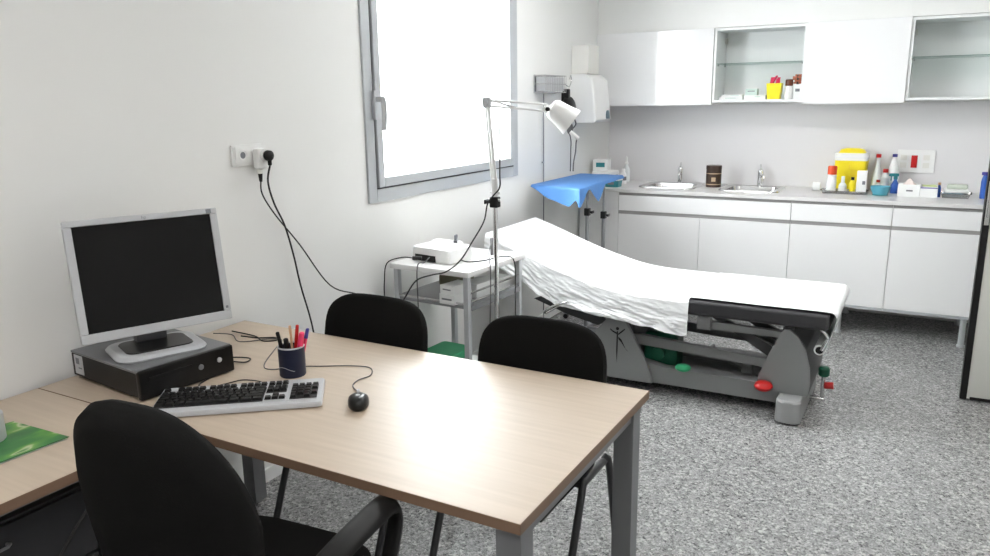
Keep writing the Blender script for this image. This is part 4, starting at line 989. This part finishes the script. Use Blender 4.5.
# lift arms
for y in (BY0+.12, BY1-.15):
    la = MB(); la.prism([(1.0, .295), (1.04, .30), (1.75, .262), (1.80, .235), (1.75, .215), (1.0, .245)], 'y', y, y+.03)
    obj('lower_lift_arm', la, 'bedgrey', t)
for y in (BY0+.17, BY1-.20): obj('upper_lift_arm', MB().prism([(1.40, .445), (1.46, .445), (1.80, .285), (1.80, .245), (1.74, .245)], 'y', y, y+.025), 'bedframe', t)
obj('actuator', MB().cyl((1.40, 4.05, .225), (1.52, 4.05, .19), .016).cyl((1.50, 4.05, .195), (1.70, 4.05, .13), .026).box((1.60, 4.05, .165), (.06, .07, .07), bev=.008).cyl((1.39, 3.97, .225), (1.39, 4.13, .225), .014), 'alu_dark', t)
obj('motor', MB().box((1.14, 4.04, .20), (.19, .16, .22), bev=.03, seg=4).cyl((1.14, 3.958, .2), (1.14, 3.93, .2), .035), 'dkgreen', t, label='dark green motor housing')
# base
ba = MB(); ba.prism([(.55, .055), (.55, .15), (1.08, .17), (1.20, .15), (1.70, .155), (1.80, .14), (1.80, .06)], 'y', BY0+.06, BY0+.12)
ba.prism([(.55, .055), (.55, .15), (1.08, .17), (1.20, .15), (1.70, .155), (1.80, .14), (1.80, .06)], 'y', BY1-.16, BY1-.10)
ba.span(.60, 1.75, BY0+.12, BY1-.16, .06, .085)
obj('base_frame', ba, 'bedgrey', t)
obj('base_block', loft([rrect(.06, .33, .045, 0.012, o=(1.855, 4.055)), rrect(.062, .332, .045, .02, o=(1.855, 4.055)), rrect(.060, .33, .045, .115, o=(1.855, 4.055)), rrect(.052, .322, .04, .125, o=(1.855, 4.055))]), 'bedlight', t, label='light grey rounded floor bar')
for (x, y, h, r) in ((1.855, 3.78, .013, .025), (1.855, 4.33, .013, .025), (.65, 3.88, .056, .02), (.65, 4.32, .056, .02)): obj('floor_pad', MB().cyl((x, y, 0), (x, y, h), r), 'black', t)
# curved foot shield
sh = [(1.675, .126), (1.70, .22), (1.735, .32), (1.775, .41), (1.80, .455), (1.825, .455), (1.865, .425), (1.905, .36), (1.93, .27), (1.937, .19), (1.93, .126)]
obj('foot_shield', MB().prism(sh, 'y', BY0+.035, BY0+.055), 'bedgrey', t, label='grey curved side shield')
rm = MB(); pr = spline([Vector((x, 0, z)) for x, z in sh[4:]], 3)
inn = [Vector((p.x-.012, 0, p.z-.004)) for p in pr]
for i in range(len(pr)-1):
    rm.prism([(pr[i].x, pr[i].z), (pr[i+1].x, pr[i+1].z), (inn[i+1].x, inn[i+1].z), (inn[i].x, inn[i].z)], 'y', BY0+.055, BY1-.09)
obj('end_shield', rm, 'bedframe', t, label='dark grey curved end cover', sharp=50)
obj('far_shield', MB().prism(sh, 'y', BY1-.09, BY1-.07), 'bedgrey', t)
# column near the head with logo
cl = MB(); cl.prism([(.80, .06), (.80, .30), (.885, .405), (.97, .42), (1.11, .17), (1.13, .12), (1.14, .06)], 'y', BY0+.03, BY0+.055)
obj('column_cover', MB().prism([(.80, .06), (.80, .30), (.885, .405), (.97, .42), (1.11, .17), (1.13, .12), (1.14, .06)], 'y', BY1-.08, BY1-.055), 'bedgrey', t)
col_ = obj('column_cover', cl, 'bedgrey', t, label='grey side cover with a dark figure logo')
lg = MB()
yl = BY0+.0295
lg.prism([(.937, .33), (.945, .33), (.944, .22), (.940, .15), (.936, .22)], 'y', yl-.001, yl)
lg.cyl((.941, yl-.001, .345), (.941, yl, .345), .009)
lg.prism([(.898, .335), (.915, .322), (.938, .312), (.938, .322), (.916, .33), (.90, .341)], 'y', yl-.001, yl)
lg.prism([(.985, .345), (.966, .325), (.946, .308), (.946, .318), (.962, .333), (.982, .350)], 'y', yl-.001, yl)
lg.prism([(.947, .30), (.965, .285), (.99, .235), (1.005, .222), (.994, .229), (.962, .272), (.947, .285)], 'y', yl-.001, yl)
obj('logo', lg, 'black', col_, label='dark figure logo')
hs = MB(); hs.prism([(.40, .44), (.56, .50), (.80, .42), (.86, .36), (.80, .33), (.62, .37)], 'y', BY0+.09, BY0+.115)
hs.prism([(.40, .44), (.56, .50), (.80, .42), (.86, .36), (.80, .33), (.62, .37)], 'y', BY1-.115, BY1-.09)
hs.span(.7, .76, BY0+.115, BY1-.115, .35, .39)
obj('head_frame', hs, 'bedframe', t)
obj('side_handle', MB().tube([(.60, BY0+.085, .44), (.52, BY0-.0, .39), (.535, BY0-.02, .42), (.66, BY0-.02, .475), (.68, BY0+.085, .45)], .007, 10, 3), 'chrome', t, label='chrome side loop')
obj('core_column', MB().span(.86, 1.0, BY0+.13, BY1-.17, .085, .44, .01), 'bedframe', t)
# foot controls
def knob(label, c, r, h, m): return obj('control_knob', MB().lathe([(0, -h/2), (r*.55, -h*.46), (r*.85, -h*.3), (r, 0), (r*.85, h*.3), (r*.55, h*.46), (0, h/2)], c, 24), m, t, label=label)
knob('green release knob on the base', (1.305, BY0+.05, .172), .042, .036, 'green')
knob('red foot knob on the base', (1.725, BY0+.005, .158), .046, .048, 'red')
pd = MB(); pd.cyl((1.975, 4.07, .03), (1.975, 4.07, .17), .010).cyl((1.90, 4.07, .04), (1.985, 4.07, .04), .012)
obj('pedal_post', pd, 'steel', t)
obj('pedal_knob', MB().lathe([(0, 0), (.022, 0), (.028, .008), (.028, .04), (.02, .05), (0, .052)], (1.975, 4.07, .165), 20), 'dkgreen', t, label='dark green pedal knob')
obj('pedal_knob', MB().cyl((1.985, 4.07, .115), (2.025, 4.07, .12), .018), 'red', t, label='red pedal knob')
# paper roll holder
for y in (BY0+.03, BY1-.03): obj('roll_bracket', MB().tube([(1.97, y, .477), (2.00, y, .44), (1.975, y, .375)], .008, 10, 4), 'chrome', t)
t2 = thing('paper_roll', 'white paper roll hanging under the foot end of the examination table', 'paper roll', (1.965, 4.12, .355))
obj('roll', MB().cyl((1.965, BY0+.05, .368), (1.965, BY1-.05, .368), .026, seg=28), 'card', t2)
obj('core', MB().cyl((1.965, BY0+.046, .368), (1.965, BY0+.0505, .368), .018).cyl((1.965, BY1-.0505, .368), (1.965, BY1-.046, .368), .018), 'black', t2, label='black hollow core')

# exam paper draped over the table
def ztop(x):
    P_ = [(.08, .838), (.2, .803), (.607, .655), (.868, .584), (1.0, .570), (1.115, .566), (1.349, .564), (3, .564)]
    for (a_, za), (b_, zb) in zip(P_, P_[1:]):
        if x <= b_:
            u = (x-a_)/(b_-a_); return za+(zb-za)*u
    return .564
def zsm(x):
    return sum(ztop(x+d) for d in (-.09, -.06, -.03, 0, .03, .06, .09))/7+.004
HEM = [(.08, .70), (.17, .665), (.315, .594), (.42, .54), (.494, .50), (.587, .455), (.68, .44), (.86, .42), (1.084, .40), (1.25, .375), (1.33, .372)]
def hem(x):
    if x <= HEM[0][0]: return HEM[0][1]
    for (a_, za), (b_, zb) in zip(HEM, HEM[1:]):
        if x <= b_: return za+(zb-za)*(x-a_)/(b_-a_)
    return HEM[-1][1]
from mathutils import noise as NZ
def wr(x, v): return .010*NZ.noise(Vector((x*7, v*2.2, 0)))+.006*NZ.noise(Vector((x*17, v*5+x*9, 3)))+.0035*NZ.noise(Vector((x*38, v*16, 7)))
def sheet_a(u, v):
    x = .135+u*(1.335-.135)
    zt = zsm(x)
    yn = BY0-.008
    if v < .42:                                   # hanging front
        k = v/.42; z = hem(x)+(zt-.018-hem(x))*k
        k2 = 1-k
        return (x, yn-.016*k2-wr(x, k*2)*(.3+1.3*k2)-.004, z+.010*NZ.noise(Vector((x*9, 1, 1)))*k2)
    if v < .5:
        a_ = (v-.42)/.08*PI/2
        return (x, yn+.018*(1-math.cos(a_)), zt-.018+.018*math.sin(a_))
    if v < .94:
        k = (v-.5)/.44; y = yn+.018+k*(BY1-.008-yn)
        return (x, y, zt+.0015*math.sin(11*x+4*y)*math.sin(PI*k)-.01*max(0, .4-x)*(1-k))
    k = (v-.94)/.06
    return (x, BY1+.010, zt-.09*k)
tag(obj('sheet', MB().grid(sheet_a, 150, 90, .0012), 'paper', sharp=80), 'crumpled white paper sheet draped over the raised head end of the examination table', 'paper sheet')
def sheet_b(u, v):
    y = BY0+.012+v*(BY1-BY0-.012+.002)
    Ltop = 2.0-1.337; R_ = .034
    s_ = u*(Ltop+R_*PI/2+.19)
    if s_ < Ltop: return (1.337+s_, y, .572+.0008*math.sin(14*s_))
    s_ -= Ltop
    if s_ < R_*PI/2:
        a_ = s_/R_; return (2.0+R_*math.sin(a_), y, .572-R_+R_*math.cos(a_))
    s_ -= R_*PI/2
    return (2.034-.050*(s_/.19)**1.15, y, .572-R_-s_)
tag(obj('sheet', MB().grid(sheet_b, 70, 24, .0012), 'paper', sharp=80), 'smooth white paper strip over the foot end of the examination table', 'paper sheet')

# ================================================================== BLUE-DRAPED INSTRUMENT TABLE
t = thing('instrument_table', 'steel instrument table on two posts beside the left wall, under the blue drape', 'instrument table', (.33, 4.83, 0))
TF = [(.05, 4.56), (.455, 4.425), (.385, 5.395), (.045, 5.40)]
TZ = 1.018
obj('tray', MB().prism([(.06, 4.575), (.445, 4.445), (.375, 5.385), (.055, 5.385)], 'z', TZ-.016, TZ-.002), 'steel', t)
for y, hk in ((4.69, .845), (4.985, .785)):
    ps = obj('post', MB().cyl((.40, y, .06), (.40, y, hk), .013).cyl((.40, y, hk-.02), (.40, y, TZ-.014), .0085), 'alu_dark', t)
    obj('height_knob', MB().box((.40, y, hk), (.036, .036, .05), bev=.004).cyl((.418, y, hk), (.432, y, hk), .007).box((.436, y, hk), (.012, .035, .018), bev=.003), 'black', ps)
obj('foot_rail', MB().span(.385, .415, 4.60, 5.08, .035, .06, .005).span(.10, .52, 4.68, 4.70, .035, .06, .004).span(.10, .52, 4.975, 4.995, .035, .06, .004), 'alu_dark', t)
for x in (.12, .50):
    for y in (4.69, 4.985): obj('caster', MB().cyl((x, y-.01, .018), (x, y+.01, .018), .018).box((x, y, .03), (.012, .012, .012)), 'black', t)
# drape: top sheet plus hanging corners
def bilin(u, v, z):
    A, B, C_, D_ = [Vector((*p, z)) for p in TF]
    return (A*(1-u)+B*u)*(1-v)+(D_*(1-u)+C_*u)*v
dm = MB()
def drape(u, v):
    # u across (wall -> room), v along (near -> far); overhang sags on near and room sides
    uu = min(1, u/.78); vv = max(0, (v-.18)/.82)
    p = bilin(uu, vv, TZ+.0045)
    ov_u = max(0, (u-.78)/.22); ov_v = max(0, (.18-v)/.18)
    prof = [(0, .01), (.12, .03), (.3, .075), (.5, .105), (.62, .115), (.68, .09), (.74, .065), (.79, .11), (1.01, .11)]
    pf = .05
    for (ua, ha), (ub, hb) in zip(prof, prof[1:]):
        if ua <= u < ub: pf = ha+(hb-ha)*(u-ua)/(ub-ua)
    h1 = pf*ov_v
    shape = .018 + .10*max(0, 1-abs(vv-.36)/.17) if vv > .19 else .018+.09*max(0, 1-vv/.12)
    h2 = shape*ov_u
    p = p+Vector((.012*ov_u+.004*math.sin(20*vv)*ov_u, -.010*ov_v-.012*math.sin(9*u)*ov_v, 0))
    p.z -= max(h1, h2)
    p.z += .0012*math.sin(17*u)*math.cos(13*v)+(.002 if h1 == 0 and h2 == 0 else 0)
    return p
obj_d = obj('drape', dm.grid(drape, 40, 60, .001), 'blue', sharp=80)
tag(obj_d, 'bright blue paper drape spread over the instrument table with hanging corners', 'drape')
